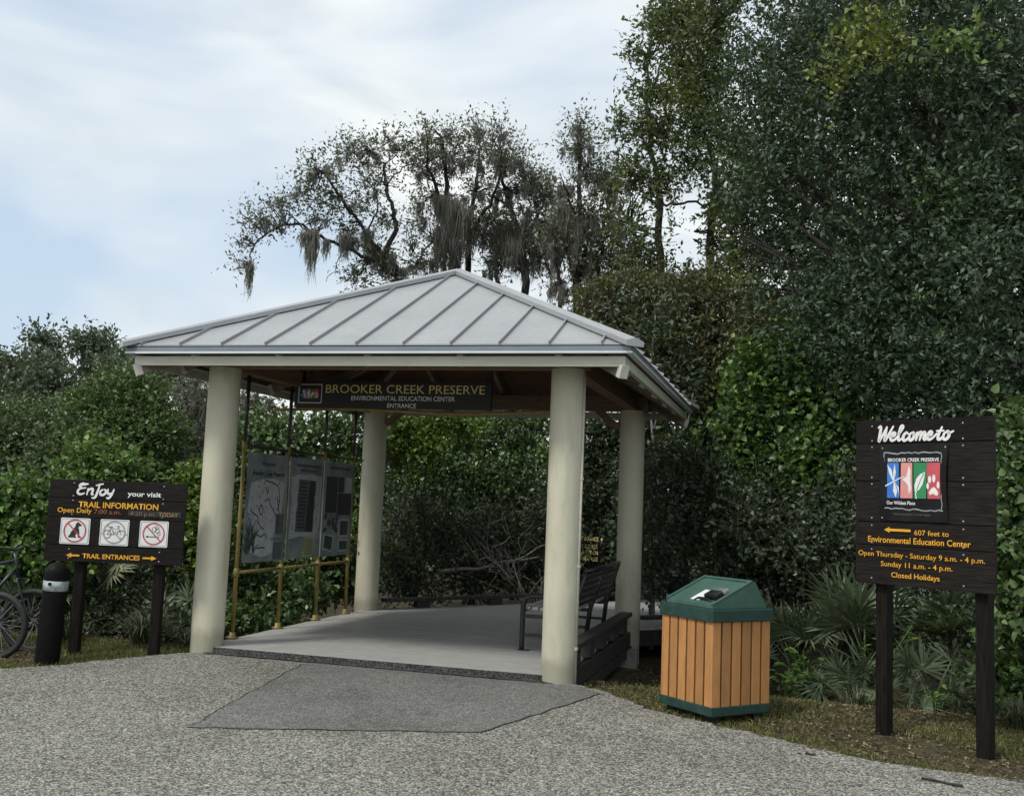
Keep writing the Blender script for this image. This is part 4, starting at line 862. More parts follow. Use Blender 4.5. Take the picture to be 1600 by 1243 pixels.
# ------------------------------------------------------------------ bicycles
def bicycle(x, y, z, rz, label):
    t = thing('bicycle', label, 'bicycle', (x, y, z), rz, 'bicycles parked on the left verge')
    Rw = 0.285
    def wheel(cx):
        bm = bmesh.new(); tube(bm, [(cx+Rw*math.cos(a), 0, Rw+Rw*math.sin(a)) for a in np.linspace(0, 2*math.pi, 49)], 0.028, 8, False); wh = part('wheel', bm, M['rubber'], t, True)
        bm = bmesh.new(); tube(bm, [(cx+(Rw-.03)*math.cos(a), 0, Rw+(Rw-.03)*math.sin(a)) for a in np.linspace(0, 2*math.pi, 49)], 0.010, 6, False); part('rim', bm, M['bikeframe'], wh, True)
        bm = bmesh.new()
        for k in range(20):
            a = 2*math.pi*k/20; s = 0.02*(-1)**k; tube(bm, [(cx+.02*math.cos(a+1), s, Rw+.02*math.sin(a+1)), (cx+(Rw-.03)*math.cos(a), 0, Rw+(Rw-.03)*math.sin(a))], 0.0016, 4, False)
        tube(bm, [(cx, -0.04, Rw), (cx, 0.04, Rw)], 0.016, 8); part('spokes', bm, M['chrome'], wh)
    wheel(0); wheel(-1.0)
    bm = bmesh.new(); hd = (-0.20, 0, 0.80); ht = (-0.22, 0, 0.88); bb = (-0.60, 0, 0.29); st = (-0.74, 0, 0.74)
    tube(bm, [hd, bb], 0.018, 8); tube(bm, [(-0.215, 0, 0.86), st], 0.016, 8); tube(bm, [bb, (-0.76, 0, 0.80)], 0.017, 8)
    for s in (-.045, .045): tube(bm, [(-0.60, s*.4, 0.29), (-1.0, s, Rw)], 0.010, 6); tube(bm, [(-0.74, s*.3, 0.74), (-1.0, s, Rw)], 0.009, 6)
    part('frame', bm, M['bikeframe'], t, True)
    bm = bmesh.new()
    for s in (-.05, .05): tube(bm, smooth_line([(0, s, Rw), (-0.10, s, 0.52), (-0.17, s*.8, 0.68)], 4), 0.011, 6)
    tube(bm, [(-0.17, -.045, 0.68), (-0.17, .045, 0.68)], 0.018, 8); tube(bm, [(-0.17, 0, 0.68), (-0.235, 0, 0.95)], 0.017, 8); part('fork', bm, M['bikeframe'], t, True)
    bm = bmesh.new(); tube(bm, smooth_line([(-0.34, -.29, 0.97), (-0.25, -.2, 0.985), (-0.235, 0, 0.96), (-0.25, .2, 0.985), (-0.34, .29, 0.97)], 5), 0.012, 8); part('handlebar', bm, M['bikeframe'], t, True)
    bm = bmesh.new(); box(bm, (-0.79, 0, 0.86), (0.26, 0.13, 0.05), bev=0.02); tube(bm, [(-0.755, 0, 0.78), (-0.785, 0, 0.85)], 0.013, 8); part('saddle', bm, M['rubber'], t)
    bm = bmesh.new(); tube(bm, [(-0.6, -.06, .29), (-0.6, .06, .29)], 0.075, 14); tube(bm, [(-0.6, -.07, .29), (-0.48, -.07, .18), (-0.48, -.12, .18)], 0.010, 6); tube(bm, [(-0.6, .07, .29), (-0.72, .07, .40), (-0.72, .12, .40)], 0.010, 6); part('crank', bm, M['bikeframe'], t)
bicycle(-3.40, -2.84, -0.125, R(8), 'nearer dark bicycle whose front wheel pokes in at the left edge')
bicycle(-3.36, -2.42, -0.125, R(14), 'farther dark bicycle whose wheel is partly hidden by the bollard')

# ------------------------------------------------------------------ foliage
def unit(v): return v/(np.linalg.norm(v, axis=-1, keepdims=True)+1e-9)
def leaf_mesh(name, P, D, Nn, Ln, Wd, shape=4, fold=0.25, droop=0.0):
    n = len(P); S = unit(np.cross(D, Nn)); Nn = unit(np.cross(S, D)); Ln = Ln[:, None]; Wd = Wd[:, None]
    if shape == 4:
        m = P+D*Ln*0.45
        V_ = np.stack([P, m+S*Wd/2+Nn*Wd*fold, P+D*Ln-np.array([0, 0, 1.])*Ln*droop, m-S*Wd/2+Nn*Wd*fold], 1)
        F_ = np.arange(n)[:, None]*4+np.arange(4)[None]
        return mesh_np(name, V_.reshape(-1, 3), F_)
    a = P+D*Ln*0.22; b = P+D*Ln*0.62
    V_ = np.stack([P+D*Ln*0.05, a+S*Wd*0.5+Nn*Wd*fold, b+S*Wd*0.38+Nn*Wd*fold*.8, P+D*Ln-Nn*Ln*0.08, b-S*Wd*0.38+Nn*Wd*fold*.8, a-S*Wd*0.5+Nn*Wd*fold], 1)
    bs_ = np.arange(n)[:, None]*6
    F_ = np.concatenate([bs_+np.array([[0, 1, 2, 3]]), bs_+np.array([[0, 3, 4, 5]])], 0)
    return mesh_np(name, V_.reshape(-1, 3), F_)
def sprays(clumps, nleaf, per, rng, shell=0.5, spread=0.28, upb=0.25, droop=0.0, gap=0.0, gap2=0.0, zmin=-0.3, gapscale=2.2, surf_bias=1.6):
    C = np.array(clumps, float); wgt = (C[:, 3]*C[:, 5]+C[:, 3]*C[:, 4]+C[:, 4]*C[:, 5]); wgt /= wgt.sum()
    K = max(1, nleaf//per); ci = rng.choice(len(C), K, p=wgt)
    d = unit(rng.normal(size=(K, 3))); rad = 1-shell*rng.random(K)**surf_bias
    base = C[ci, :3]+d*C[ci, 3:6]*rad[:, None]
    if gap > 0:
        q = base*gapscale; nz = np.sin(q[:, 0]+1.7*np.sin(q[:, 1]*.9+.5))+np.sin(q[:, 1]*1.2+1.3*np.sin(q[:, 2]*1.1))+np.sin(q[:, 2]*1.3+q[:, 0]*.6)
        keep = nz > (-3+gap*3.0)+rng.normal(0, .25, K); base = base[keep]; d = d[keep]; K = len(base)
    if gap2 > 0:                                                      # metre-sized hollows between the boughs
        q = base*1.35+3.7; nz = np.sin(q[:, 0]+1.9*np.sin(q[:, 2]*.8+.5))+np.sin(q[:, 2]*1.1+1.4*np.sin(q[:, 1]*1.0))+np.sin(q[:, 1]*1.2+q[:, 0]*.7)
        keep = (nz > (-3+gap2*3.4)+rng.normal(0, .3, K)) | (rng.random(K) < 0.05); base = base[keep]; d = d[keep]; K = len(base)
    ax = unit(d*0.7+rng.normal(size=(K, 3))*0.6+np.array([0, 0, upb-droop]))
    ln = spread*(0.5+rng.random(K))
    P = []; D = []
    t = (np.arange(per)+rng.random((K, per)))/per
    pos = base[:, None]+ax[:, None]*(t*ln[:, None])[..., None]+rng.normal(0, 0.012, (K, per, 3))-np.array([0, 0, 1.])*((t**2)*ln[:, None]*droop*.8)[..., None]
    dr = unit(ax[:, None]*0.55+rng.normal(size=(K, per, 3))*0.75)
    nn = unit(rng.normal(size=(K, per, 3))*0.75+np.array([0, 0, 0.75])+d[:, None]*0.45)
    P = pos.reshape(-1, 3); D = dr.reshape(-1, 3); Nn = nn.reshape(-1, 3)
    k = P[:, 2] > zmin
    return P[k], D[k], Nn[k], base, ax, ln
def foliage(name, clumps, nleaf, size, mat, parent, seed, per=9, aspect=0.5, shape=4, label=None, **kw):
    rng = np.random.default_rng(seed)
    P, D, Nn, base, ax, ln = sprays(clumps, nleaf, per, rng, **kw)
    s = size*(0.45+1.0*rng.random(len(P)))
    me = leaf_mesh(name, P, D, Nn, s, s*aspect*(0.8+0.4*rng.random(len(P))), shape)
    o = link(name, me, mat, parent)
    return o, (base, ax, ln)
def stems(name, info, mat, parent, frac, r_, seed):
    base, ax, ln = info; rng = np.random.default_rng(seed); k = rng.random(len(base)) < frac; b = base[k]; a = ax[k]; l_ = ln[k][:, None]
    n = len(b); s1 = unit(np.cross(a, np.array([0.3, 0.2, 1.0]))); s2 = np.cross(a, s1); vs_ = []
    for q, rr_ in ((b-a*l_*0.6, r_), (b+a*l_*0.9, r_*0.4)):
        for an in (0, 2.094, 4.189): vs_.append(q+(s1*math.cos(an)+s2*math.sin(an))*rr_)
    V_ = np.stack(vs_, 1); bi = np.arange(n)[:, None]*6
    F_ = np.concatenate([bi+np.array([[i, (i+1) % 3, 3+(i+1) % 3, 3+i]]) for i in range(3)], 0)
    return link(name, mesh_np(name, V_.reshape(-1, 3), F_), mat, parent)
def wob_line(a, b, n, amp, rnd_):
    a = Vector(a); b = Vector(b); o = []
    for k in range(n+1):
        t = k/n; p = a.lerp(b, t); f = math.sin(t*math.pi)
        o.append(p+Vector((rnd_.gauss(0, amp)*f, rnd_.gauss(0, amp)*f, rnd_.gauss(0, amp)*f*0.6)))
    return smooth_line(o, 3)
def trunk_to(name, base, fork, clumps, r0_, mat, parent, seed, rlimb=0.35, every=1):
    rnd_ = random.Random(seed); bm = bmesh.new()
    ln = wob_line(base, fork, 4, 0.08, rnd_); n = len(ln)
    tube(bm, ln, [r0_*(1.25 if i == 0 else 1)*(1-0.4*i/n) for i in range(n)], 9)
    for c in clumps[::every]:
        q = Vector(c[:3]); l2 = wob_line(fork, q, 4, 0.05*(q-Vector(fork)).length, rnd_); m = len(l2)
        tube(bm, l2, [max(0.008, r0_*rlimb*(1-0.92*i/m)) for i in range(m)], 6)
        for k in range(3):
            d = Vector((rnd_.gauss(0, 1), rnd_.gauss(0, 1), rnd_.gauss(0.3, 1))).normalized()*c[3]*0.85
            l3 = wob_line(l2[int(m*0.75)], q+d, 3, 0.05*c[3], rnd_); m3 = len(l3)
            tube(bm, l3, [max(0.004, r0_*rlimb*0.25*(1-0.9*i/m3)) for i in range(m3)], 5)
    return part(name, bm, mat, parent, True)
def limbs(name, LL, mat, parent):
    bm = bmesh.new(); rnd_ = random.Random(len(LL))
    for l_ in LL:
        p = smooth_line([q[:3] for q in l_], 4); r_ = np.interp(np.linspace(0, len(l_)-1, len(p)), range(len(l_)), [q[3] for q in l_])
        p = [q+np.array([rnd_.gauss(0, .02), rnd_.gauss(0, .02), rnd_.gauss(0, .02)])*(0 if i in (0, len(p)-1) else 1) for i, q in enumerate(p)]
        tube(bm, p, list(r_), 7)
    return part(name, bm, mat, parent, True)
def twigs_in(name, clumps, LL, mat, parent, seed, per=4, r_=0.014):
    """twigs from the nearest limb point out into each leaf clump"""
    rnd_ = random.Random(seed); pts = [Vector(q[:3]) for l_ in LL for q in smooth_line([p[:3] for p in l_], 4)]; bm = bmesh.new()
    for c in clumps:
        q = Vector(c[:3]); near = min(pts, key=lambda p: (p-q).length)
        for k in range(per):
            d = Vector((rnd_.gauss(0, 1), rnd_.gauss(0, 1), rnd_.gauss(0.2, 1))).normalized(); e = q+Vector((d.x*c[3], d.y*c[4], d.z*c[5]))*0.9
            l2 = wob_line(near, e, 4, 0.06*(e-near).length, rnd_); m = len(l2)
            tube(bm, l2, [max(0.004, r_*(1-0.85*i/m)) for i in range(m)], 5)
    return part(name, bm, mat, parent, True)
def moss(name, spots, n, parent, seed):
    rng = np.random.default_rng(seed); vs_ = []; fs_ = []; vi = 0
    for (x, y, z, w_, h) in spots:
        for k in range(max(6, int(n*w_*h*6))):
            u = rng.normal(0, 0.5); px, py = x+u*w_, y+rng.normal(0, 0.5)*w_; z0 = z+rng.normal(0, 0.12)*h*0.5
            l_ = h*(0.25+0.75*rng.random()*math.exp(-u*u*1.2)); wd = 0.004+0.008*rng.random(); a = rng.random()*3.14; dx, dy = math.cos(a)*wd, math.sin(a)*wd
            sx, sy = rng.normal(0, 0.03, 2); row = []
            for j, t in enumerate((0, .33, .7, 1.0)):
                f = (0.7, 1.0, 0.7, 0.08)[j]; jx, jy = rng.normal(0, .028, 2); c_ = (px+sx*t+jx, py+sy*t+jy, z0-l_*t)
                vs_ += [(c_[0]-dx*f, c_[1]-dy*f, c_[2]), (c_[0]+dx*f, c_[1]+dy*f, c_[2])]
            for j in range(3): fs_.append((vi+2*j, vi+2*j+1, vi+2*j+3, vi+2*j+2))
            vi += 8
    return link(name, mesh_np(name, np.array(vs_), np.array(fs_)), M['moss'], parent)
def drape(clumps, k, seed, wmul=0.5, hmul=1.3):
    rnd_ = random.Random(seed); o = []
    for c in clumps:
        for j in range(k): o.append((c[0]+rnd_.gauss(0, .4)*c[3], c[1]+rnd_.gauss(0, .4)*c[4], c[2]+rnd_.uniform(-.6, .2)*c[5], c[3]*0.22*wmul, c[5]*hmul*rnd_.uniform(.4, 1)))
    return o
GZ = -0.40
OAK = [(2.85,3.42,8.42,0.46,0.6,0.46),(3.01,3.18,7.26,0.54,0.7,0.54),(3.09,2.71,6.0,0.56,0.72,0.56),(3.58,2.29,7.29,0.67,0.86,0.67),(4.12,1.98,7.7,0.69,0.89,0.69),(3.75,2.24,6.23,0.66,0.85,0.66),(4.48,1.56,6.66,0.65,0.85,0.65),(3.6,2.3,5.25,0.61,0.8,0.61),(4.34,1.62,5.74,0.65,0.85,0.65),(4.99,1.64,7.29,0.69,0.9,0.69),(5.15,1.19,6.07,0.59,0.76,0.59),(5.61,1.04,6.66,0.61,0.79,0.61),(6.02,0.82,5.88,0.59,0.77,0.59),(6.11,0.94,7.01,0.67,0.87,0.67),(4.81,1.2,5.04,0.62,0.81,0.62),(4.21,1.69,4.74,0.62,0.8,0.62),(5.39,0.93,5.16,0.53,0.69,0.53),(5.85,0.67,4.91,0.55,0.71,0.55),(3.61,2.2,4.31,0.56,0.73,0.56),(4.29,1.7,3.88,0.57,0.74,0.57),(4.95,1.23,4.15,0.58,0.75,0.58),(5.5,0.45,4.1,0.57,0.74,0.57),(5.98,0.4,3.88,0.53,0.68,0.53),(4.76,1.36,3.44,0.55,0.71,0.55),(5.31,0.89,3.36,0.56,0.72,0.56),(5.79,0.43,3.15,0.56,0.73,0.56),(5.1,1.31,2.85,0.54,0.7,0.54),(5.65,0.66,2.58,0.47,0.61,0.47),(3.02,2.78,5.14,0.43,0.56,0.43),(3.21,3.03,9.14,0.8,1.05,0.8),(4.36,2.33,8.89,0.83,1.08,0.83),(5.43,1.65,8.31,0.85,1.1,0.85),(6.35,1.39,8.29,0.81,1.05,0.81),(6.94,1.21,6.55,0.78,1.01,0.78),(6.96,1.17,5.09,0.76,0.99,0.76),(6.85,1.08,3.67,0.75,0.97,0.75),(6.35,0.83,2.81,0.6,0.78,0.6),(6.02,2.18,9.8,0.96,1.25,0.96),(4.79,2.82,10.3,0.95,1.23,0.95),(4.38,2.12,3.17,0.47,0.61,0.47),(4.01,2.4,3.45,0.4,0.52,0.4),(4.02,4.32,7.95,1.0,1.0,1.0),(5.24,4.09,7.48,0.96,0.96,0.96),(6.36,3.78,7.36,0.92,0.92,0.92),(3.85,4.29,5.9,0.98,0.98,0.98),(5.07,4.13,5.63,0.95,0.95,0.95),(6.17,3.73,5.47,0.91,0.91,0.91),(4.38,3.78,4.19,0.93,0.93,0.93),(5.5,3.49,3.95,0.89,0.89,0.89),(6.36,3.15,3.56,0.85,0.85,0.85),(7.22,4.17,6.01,0.92,0.92,0.92),(4.65,4.55,9.4,1.01,1.01,1.01),(6.13,4.36,9.16,0.97,0.97,0.97)]
SLIM = [(1.18,5.3,8.92,0.26,0.27,0.28),(1.48,5.33,9.46,0.36,0.34,0.32),(1.37,5.42,8.29,0.38,0.37,0.36),(1.23,5.45,7.71,0.28,0.28,0.28),(1.65,5.57,7.67,0.45,0.45,0.45),(2.07,5.74,7.16,0.36,0.34,0.32),(1.94,5.08,9.08,0.52,0.52,0.52),(1.99,5.17,8.36,0.54,0.54,0.54),(2.39,4.61,8.82,0.52,0.52,0.52),(2.44,4.7,8.13,0.55,0.55,0.55),(2.32,5.14,7.58,0.51,0.51,0.51),(2.79,4.9,7.15,0.45,0.45,0.45),(1.83,5.0,9.59,0.42,0.42,0.42),(2.48,4.56,9.52,0.6,0.6,0.6),(1.05,5.47,7.01,0.36,0.35,0.34),(1.46,5.61,6.82,0.43,0.4,0.38),(1.11,5.57,6.22,0.4,0.4,0.4),(1.62,5.73,6.08,0.36,0.32,0.28),(2.73,5.41,6.17,0.41,0.41,0.41),(2.79,5.5,5.46,0.46,0.46,0.46),(1.32,5.72,5.44,0.48,0.42,0.36),(2.09,5.96,5.21,0.43,0.34,0.26),(0.83,5.33,7.74,0.19,0.23,0.28),(3.05,4.84,6.4,0.44,0.44,0.44),(1.21,5.65,5.8,0.32,0.32,0.32)]
OLIVE = [(0.89,4.13,4.48,0.37,0.38,0.39),(1.31,4.24,4.6,0.46,0.42,0.37),(1.84,4.19,4.53,0.48,0.43,0.38),(2.38,4.02,4.54,0.47,0.42,0.38),(2.9,3.77,4.38,0.46,0.45,0.44),(1.5,4.04,3.98,0.52,0.46,0.4),(2.16,4.03,3.88,0.56,0.49,0.42),(2.82,3.82,3.66,0.5,0.46,0.41),(3.27,3.29,3.93,0.39,0.39,0.39),(1.98,4.04,3.31,0.56,0.48,0.39),(2.56,3.81,3.05,0.5,0.43,0.36),(0.99,4.23,3.86,0.34,0.34,0.34),(3.19,3.56,3.17,0.4,0.38,0.35)]
VINE = [(3.04,2.84,3.68,0.07,0.08,0.09),(4.39,2.39,3.61,0.08,0.1,0.11),(4.53,2.08,2.93,0.06,0.11,0.15),(2.62,3.3,2.16,0.09,0.09,0.09),(2.88,2.95,3.18,0.09,0.09,0.1),(3.78,2.6,3.93,0.08,0.07,0.07),(4.09,2.01,1.52,0.06,0.07,0.08),(3.1,2.46,1.48,0.08,0.09,0.1),(3.58,2.59,3.47,0.35,0.29,0.23),(3.14,2.6,3.22,0.25,0.27,0.3),(3.94,2.5,3.34,0.31,0.29,0.28),(2.98,2.71,2.73,0.2,0.22,0.23),(3.43,2.62,2.81,0.33,0.33,0.33),(3.9,2.45,2.72,0.34,0.34,0.34),(4.24,2.29,3.19,0.21,0.26,0.32),(3.68,2.44,2.19,0.37,0.32,0.27),(4.1,2.26,2.11,0.32,0.29,0.27),(3.19,2.73,2.19,0.25,0.25,0.25),(2.77,3.52,2.45,0.31,0.25,0.2),(2.37,3.62,2.44,0.32,0.23,0.13),(4.35,2.19,2.47,0.2,0.24,0.28),(3.33,2.6,1.74,0.16,0.18,0.2),(3.84,2.34,1.63,0.14,0.13,0.13),(4.32,2.15,1.76,0.14,0.17,0.2),(2.9,2.98,1.99,0.14,0.13,0.12),(2.58,3.63,2.9,0.14,0.12,0.09),(3.38,2.62,3.69,0.17,0.12,0.08),(4.09,2.6,3.72,0.18,0.14,0.1)]
DARKR = [(3.27,2.12,1.26,0.39,0.43,0.47),(3.88,1.89,1.06,0.38,0.42,0.46),(3.04,2.32,0.69,0.36,0.4,0.44),(4.3,1.59,1.09,0.37,0.41,0.44),(3.46,3.41,2.37,0.61,0.7,0.78),(4.12,3.44,2.82,0.52,0.65,0.78),(2.74,3.92,2.56,0.55,0.59,0.64),(4.55,2.36,2.33,0.39,0.47,0.55),(2.22,3.0,1.97,0.52,0.47,0.43),(2.75,2.76,1.72,0.46,0.46,0.46),(2.15,3.06,1.19,0.43,0.43,0.43),(3.33,2.53,1.49,0.49,0.47,0.45),(2.68,2.81,1.05,0.42,0.4,0.38),(3.88,2.27,1.44,0.47,0.43,0.39),(4.38,1.97,1.61,0.42,0.44,0.46),(3.42,2.61,0.93,0.49,0.43,0.37),(4.11,2.39,0.9,0.47,0.41,0.35),(4.78,1.54,0.83,0.43,0.43,0.43),(1.99,3.08,0.58,0.35,0.35,0.35),(5.26,1.08,0.54,0.41,0.41,0.41),(5.58,0.36,0.31,0.38,0.38,0.38),(4.73,1.81,0.16,0.44,0.44,0.44),(4.04,2.44,0.27,0.47,0.43,0.39),(3.42,2.68,0.29,0.45,0.43,0.41),(5.78,-0.4,0.12,0.29,0.32,0.35),(2.83,3.14,0.29,0.38,0.36,0.34)]
EDGE = [(5.62,-1.09,2.25,0.2,0.21,0.22),(5.53,-1.28,1.79,0.17,0.21,0.25),(5.62,-1.31,1.36,0.22,0.24,0.27),(5.51,-1.2,1.02,0.14,0.18,0.22),(5.6,-1.35,0.72,0.2,0.22,0.24),(5.52,-1.22,0.33,0.16,0.19,0.22),(5.64,-1.37,0.04,0.21,0.21,0.21),(5.95,-1.14,1.59,0.33,0.39,0.44),(5.91,-1.25,0.63,0.32,0.38,0.43),(5.46,-1.01,0.08,0.12,0.13,0.14)]
ROUND = [(-7.17,3.88,2.46,0.52,0.47,0.43),(-7.59,3.76,2.5,0.47,0.42,0.37),(-8.3,3.77,2.49,0.54,0.45,0.35),(-9.27,3.92,2.43,0.56,0.48,0.4),(-6.69,3.42,2.12,0.68,0.58,0.47),(-6.02,3.39,2.24,0.29,0.37,0.46),(-7.76,3.57,1.89,0.74,0.61,0.48),(-9.12,3.82,1.81,0.66,0.58,0.5),(-5.37,3.05,1.24,0.35,0.37,0.4),(-6.24,3.2,1.46,0.61,0.51,0.41),(-7.28,3.35,1.27,0.62,0.52,0.42),(-8.47,3.44,1.23,0.64,0.53,0.43),(-10.17,3.92,2.07,0.67,0.65,0.62),(-9.91,3.47,1.07,0.76,0.71,0.65)]
VL1 = [(-4.69,-1.25,1.23,0.35,0.32,0.29),(-4.31,-1.24,1.17,0.18,0.21,0.25),(-5.0,-1.31,1.0,0.36,0.36,0.36),(-4.51,-1.36,0.81,0.35,0.32,0.28),(-4.09,-1.33,0.63,0.28,0.28,0.28),(-4.99,-1.36,0.51,0.36,0.36,0.36)]
VL2 = [(-4.55,-0.12,1.75,0.22,0.21,0.2),(-4.22,-0.11,1.61,0.25,0.21,0.17),(-4.7,-0.13,1.47,0.24,0.23,0.22),(-4.31,-0.22,1.37,0.28,0.23,0.19)]
VL3 = [(-3.37,0.24,1.45,0.14,0.19,0.24),(-3.2,0.13,0.99,0.2,0.26,0.31),(-3.21,-0.04,0.62,0.21,0.22,0.23)]
VW = [(-2.51,0.22,-0.0,0.27,0.22,0.17),(-2.45,0.66,0.0,0.24,0.19,0.14),(-2.59,-0.2,-0.11,0.18,0.17,0.16),(-3.68,2.17,2.21,0.33,0.33,0.33),(-3.33,2.47,2.24,0.37,0.32,0.28),(-2.89,2.8,2.27,0.38,0.37,0.36),(-2.52,3.1,2.39,0.38,0.36,0.34),(-3.48,2.08,1.58,0.41,0.41,0.41),(-2.97,2.43,1.6,0.46,0.46,0.46),(-2.43,2.78,1.63,0.42,0.42,0.42),(-3.36,1.77,0.87,0.44,0.42,0.39),(-2.77,1.94,0.81,0.48,0.44,0.39),(-2.22,2.3,0.83,0.44,0.42,0.4),(-3.13,1.28,0.23,0.42,0.38,0.34),(-2.47,1.25,0.23,0.41,0.35,0.29),(-2.73,2.63,0.34,0.36,0.34,0.32),(-2.55,3.11,0.28,0.33,0.3,0.28),(-4.0,1.92,1.73,0.23,0.29,0.36),(-3.75,1.45,0.86,0.26,0.32,0.39),(-3.23,0.84,0.17,0.28,0.3,0.33)]
LOWL = [(-3.35,-0.27,0.47,0.34,0.32,0.3),(-3.91,-0.22,0.51,0.34,0.32,0.3),(-4.22,-0.52,0.51,0.34,0.32,0.3),(-3.06,0.23,0.46,0.31,0.33,0.35),(-3.11,-0.58,0.07,0.33,0.31,0.29),(-3.54,-0.8,0.06,0.32,0.31,0.29),(-3.95,-0.92,0.12,0.29,0.29,0.29),(-4.29,-1.23,0.12,0.28,0.28,0.28),(-4.63,-1.42,0.05,0.35,0.31,0.28),(-2.94,-0.32,0.06,0.26,0.28,0.3),(-2.95,-1.15,-0.04,0.28,0.22,0.17),(-3.62,-1.33,-0.06,0.28,0.22,0.17),(-2.67,-0.85,-0.15,0.21,0.17,0.14),(-4.96,-1.51,0.03,0.35,0.35,0.35),(-2.79,-0.17,0.06,0.19,0.26,0.33)]
BWL = [(-2.28,4.74,1.27,0.42,0.39,0.36),(-1.81,5.31,1.08,0.48,0.43,0.37),(-1.15,5.7,1.11,0.48,0.43,0.38),(-0.42,6.3,1.35,0.44,0.47,0.5),(-2.24,4.72,0.66,0.41,0.41,0.41),(-1.67,5.3,0.56,0.48,0.45,0.42),(-1.04,5.79,0.58,0.48,0.46,0.43),(-0.38,6.28,0.59,0.44,0.44,0.44),(-1.96,4.64,0.12,0.46,0.36,0.25),(-1.36,5.44,0.1,0.48,0.37,0.26),(-0.67,6.14,0.21,0.54,0.42,0.3),(-2.34,4.19,0.47,0.3,0.4,0.5)]
VB = [(-2.14,3.91,2.61,0.3,0.23,0.16),(-1.76,4.32,2.7,0.3,0.22,0.14),(-1.84,4.03,2.28,0.24,0.21,0.18),(-2.24,3.83,2.16,0.14,0.19,0.24),(-1.33,4.65,2.66,0.25,0.18,0.12)]
OV1 = [(4.38,0.48,6.8,0.16,0.17,0.18),(4.58,0.42,6.83,0.17,0.17,0.17),(4.28,0.48,6.51,0.13,0.13,0.14),(4.15,0.56,6.41,0.09,0.11,0.13),(4.73,0.3,6.43,0.11,0.12,0.12),(4.02,0.54,6.26,0.06,0.07,0.09),(4.63,0.26,6.53,0.14,0.14,0.15)]
DOME = [(-6.46,2.79,2.81,0.5,0.45,0.4),(-6.02,2.82,2.65,0.34,0.4,0.46),(-7.03,2.86,2.59,0.41,0.36,0.32),(-6.19,2.71,2.29,0.59,0.49,0.4),(-5.64,2.66,2.2,0.25,0.34,0.43),(-6.62,2.61,2.07,0.4,0.35,0.3)]
DEEP = [(3.21,7.65,6.91,1.04,1.04,1.04),(3.57,7.4,5.32,1.01,1.01,1.01),(4.2,7.76,8.44,1.04,1.04,1.04),(4.2,8.12,9.93,1.07,1.07,1.07),(4.53,7.51,6.82,1.01,1.01,1.01),(4.63,7.2,5.04,0.98,0.98,0.98),(5.63,8.03,9.65,1.04,1.04,1.04),(5.6,7.71,7.76,1.01,1.01,1.01),(5.67,7.4,5.95,0.98,0.98,0.98),(5.63,7.04,4.35,0.96,0.96,0.96),(6.88,7.83,9.93,1.01,1.01,1.01),(6.81,7.48,8.18,0.98,0.98,0.98),(6.74,7.12,6.4,0.96,0.96,0.96),(6.68,6.86,4.84,0.93,0.93,0.93),(6.66,6.78,3.58,0.92,0.92,0.92),(7.85,7.67,9.09,0.98,0.98,0.98),(7.76,7.35,6.97,0.96,0.96,0.96),(7.66,6.99,5.17,0.93,0.93,0.93),(7.55,6.6,3.67,0.9,0.9,0.9),(5.5,6.7,3.25,0.93,0.93,0.93),(4.82,6.88,3.68,0.96,0.96,0.96),(3.8,6.99,3.91,0.98,0.98,0.98)]
OV2 = [(5.27,-0.36,6.22,0.11,0.08,0.05),(5.41,-0.43,6.22,0.09,0.07,0.05),(5.24,-0.35,6.08,0.06,0.07,0.08),(5.15,-0.39,6.16,0.05,0.04,0.04)]
BW = [(-2.96,5.87,2.59,0.45,0.44,0.43),(-2.39,6.44,2.65,0.57,0.49,0.41),(-1.73,6.83,2.69,0.58,0.5,0.42),(-1.05,7.22,2.73,0.53,0.48,0.42),(-2.65,5.62,1.86,0.5,0.47,0.44),(-2.03,6.21,1.9,0.56,0.51,0.45),(-1.33,6.61,1.94,0.57,0.51,0.45),(-0.61,7.01,1.98,0.52,0.52,0.52),(-2.03,7.11,3.18,0.71,0.53,0.36),(-3.05,6.83,3.14,0.59,0.47,0.36),(-0.88,7.43,3.23,0.59,0.47,0.36),(-2.44,6.79,1.27,0.7,0.7,0.7),(-1.38,7.29,1.32,0.7,0.7,0.7)]
BR = [(0.39,5.98,2.56,0.43,0.46,0.48),(1.04,5.95,2.57,0.43,0.43,0.43),(0.44,5.87,1.7,0.45,0.46,0.48),(1.22,5.67,1.73,0.47,0.49,0.52),(0.45,5.97,0.86,0.48,0.48,0.48),(1.23,5.76,0.9,0.47,0.49,0.52),(0.56,6.06,0.23,0.53,0.43,0.32),(1.49,5.05,2.42,0.3,0.35,0.4)]
FARL1 = [(-19.95,15.48,5.12,0.72,0.56,0.4),(-19.28,15.67,5.09,0.6,0.54,0.48),(-20.82,15.28,4.73,1.0,0.9,0.8),(-18.92,14.83,4.1,1.16,1.02,0.87),(-17.99,15.05,4.42,0.7,0.7,0.7)]
FARL2 = [(-20.42,17.31,6.24,0.47,0.36,0.26),(-20.0,17.47,5.83,0.34,0.4,0.47),(-18.32,16.87,6.1,0.58,0.42,0.27),(-17.72,17.06,5.85,0.54,0.45,0.37),(-18.61,16.88,5.26,0.54,0.49,0.45),(-16.68,16.38,5.2,0.6,0.52,0.44),(-15.71,16.67,5.04,0.56,0.46,0.36),(-14.84,16.93,4.82,0.52,0.42,0.32),(-15.75,15.67,4.52,0.97,0.76,0.54)]
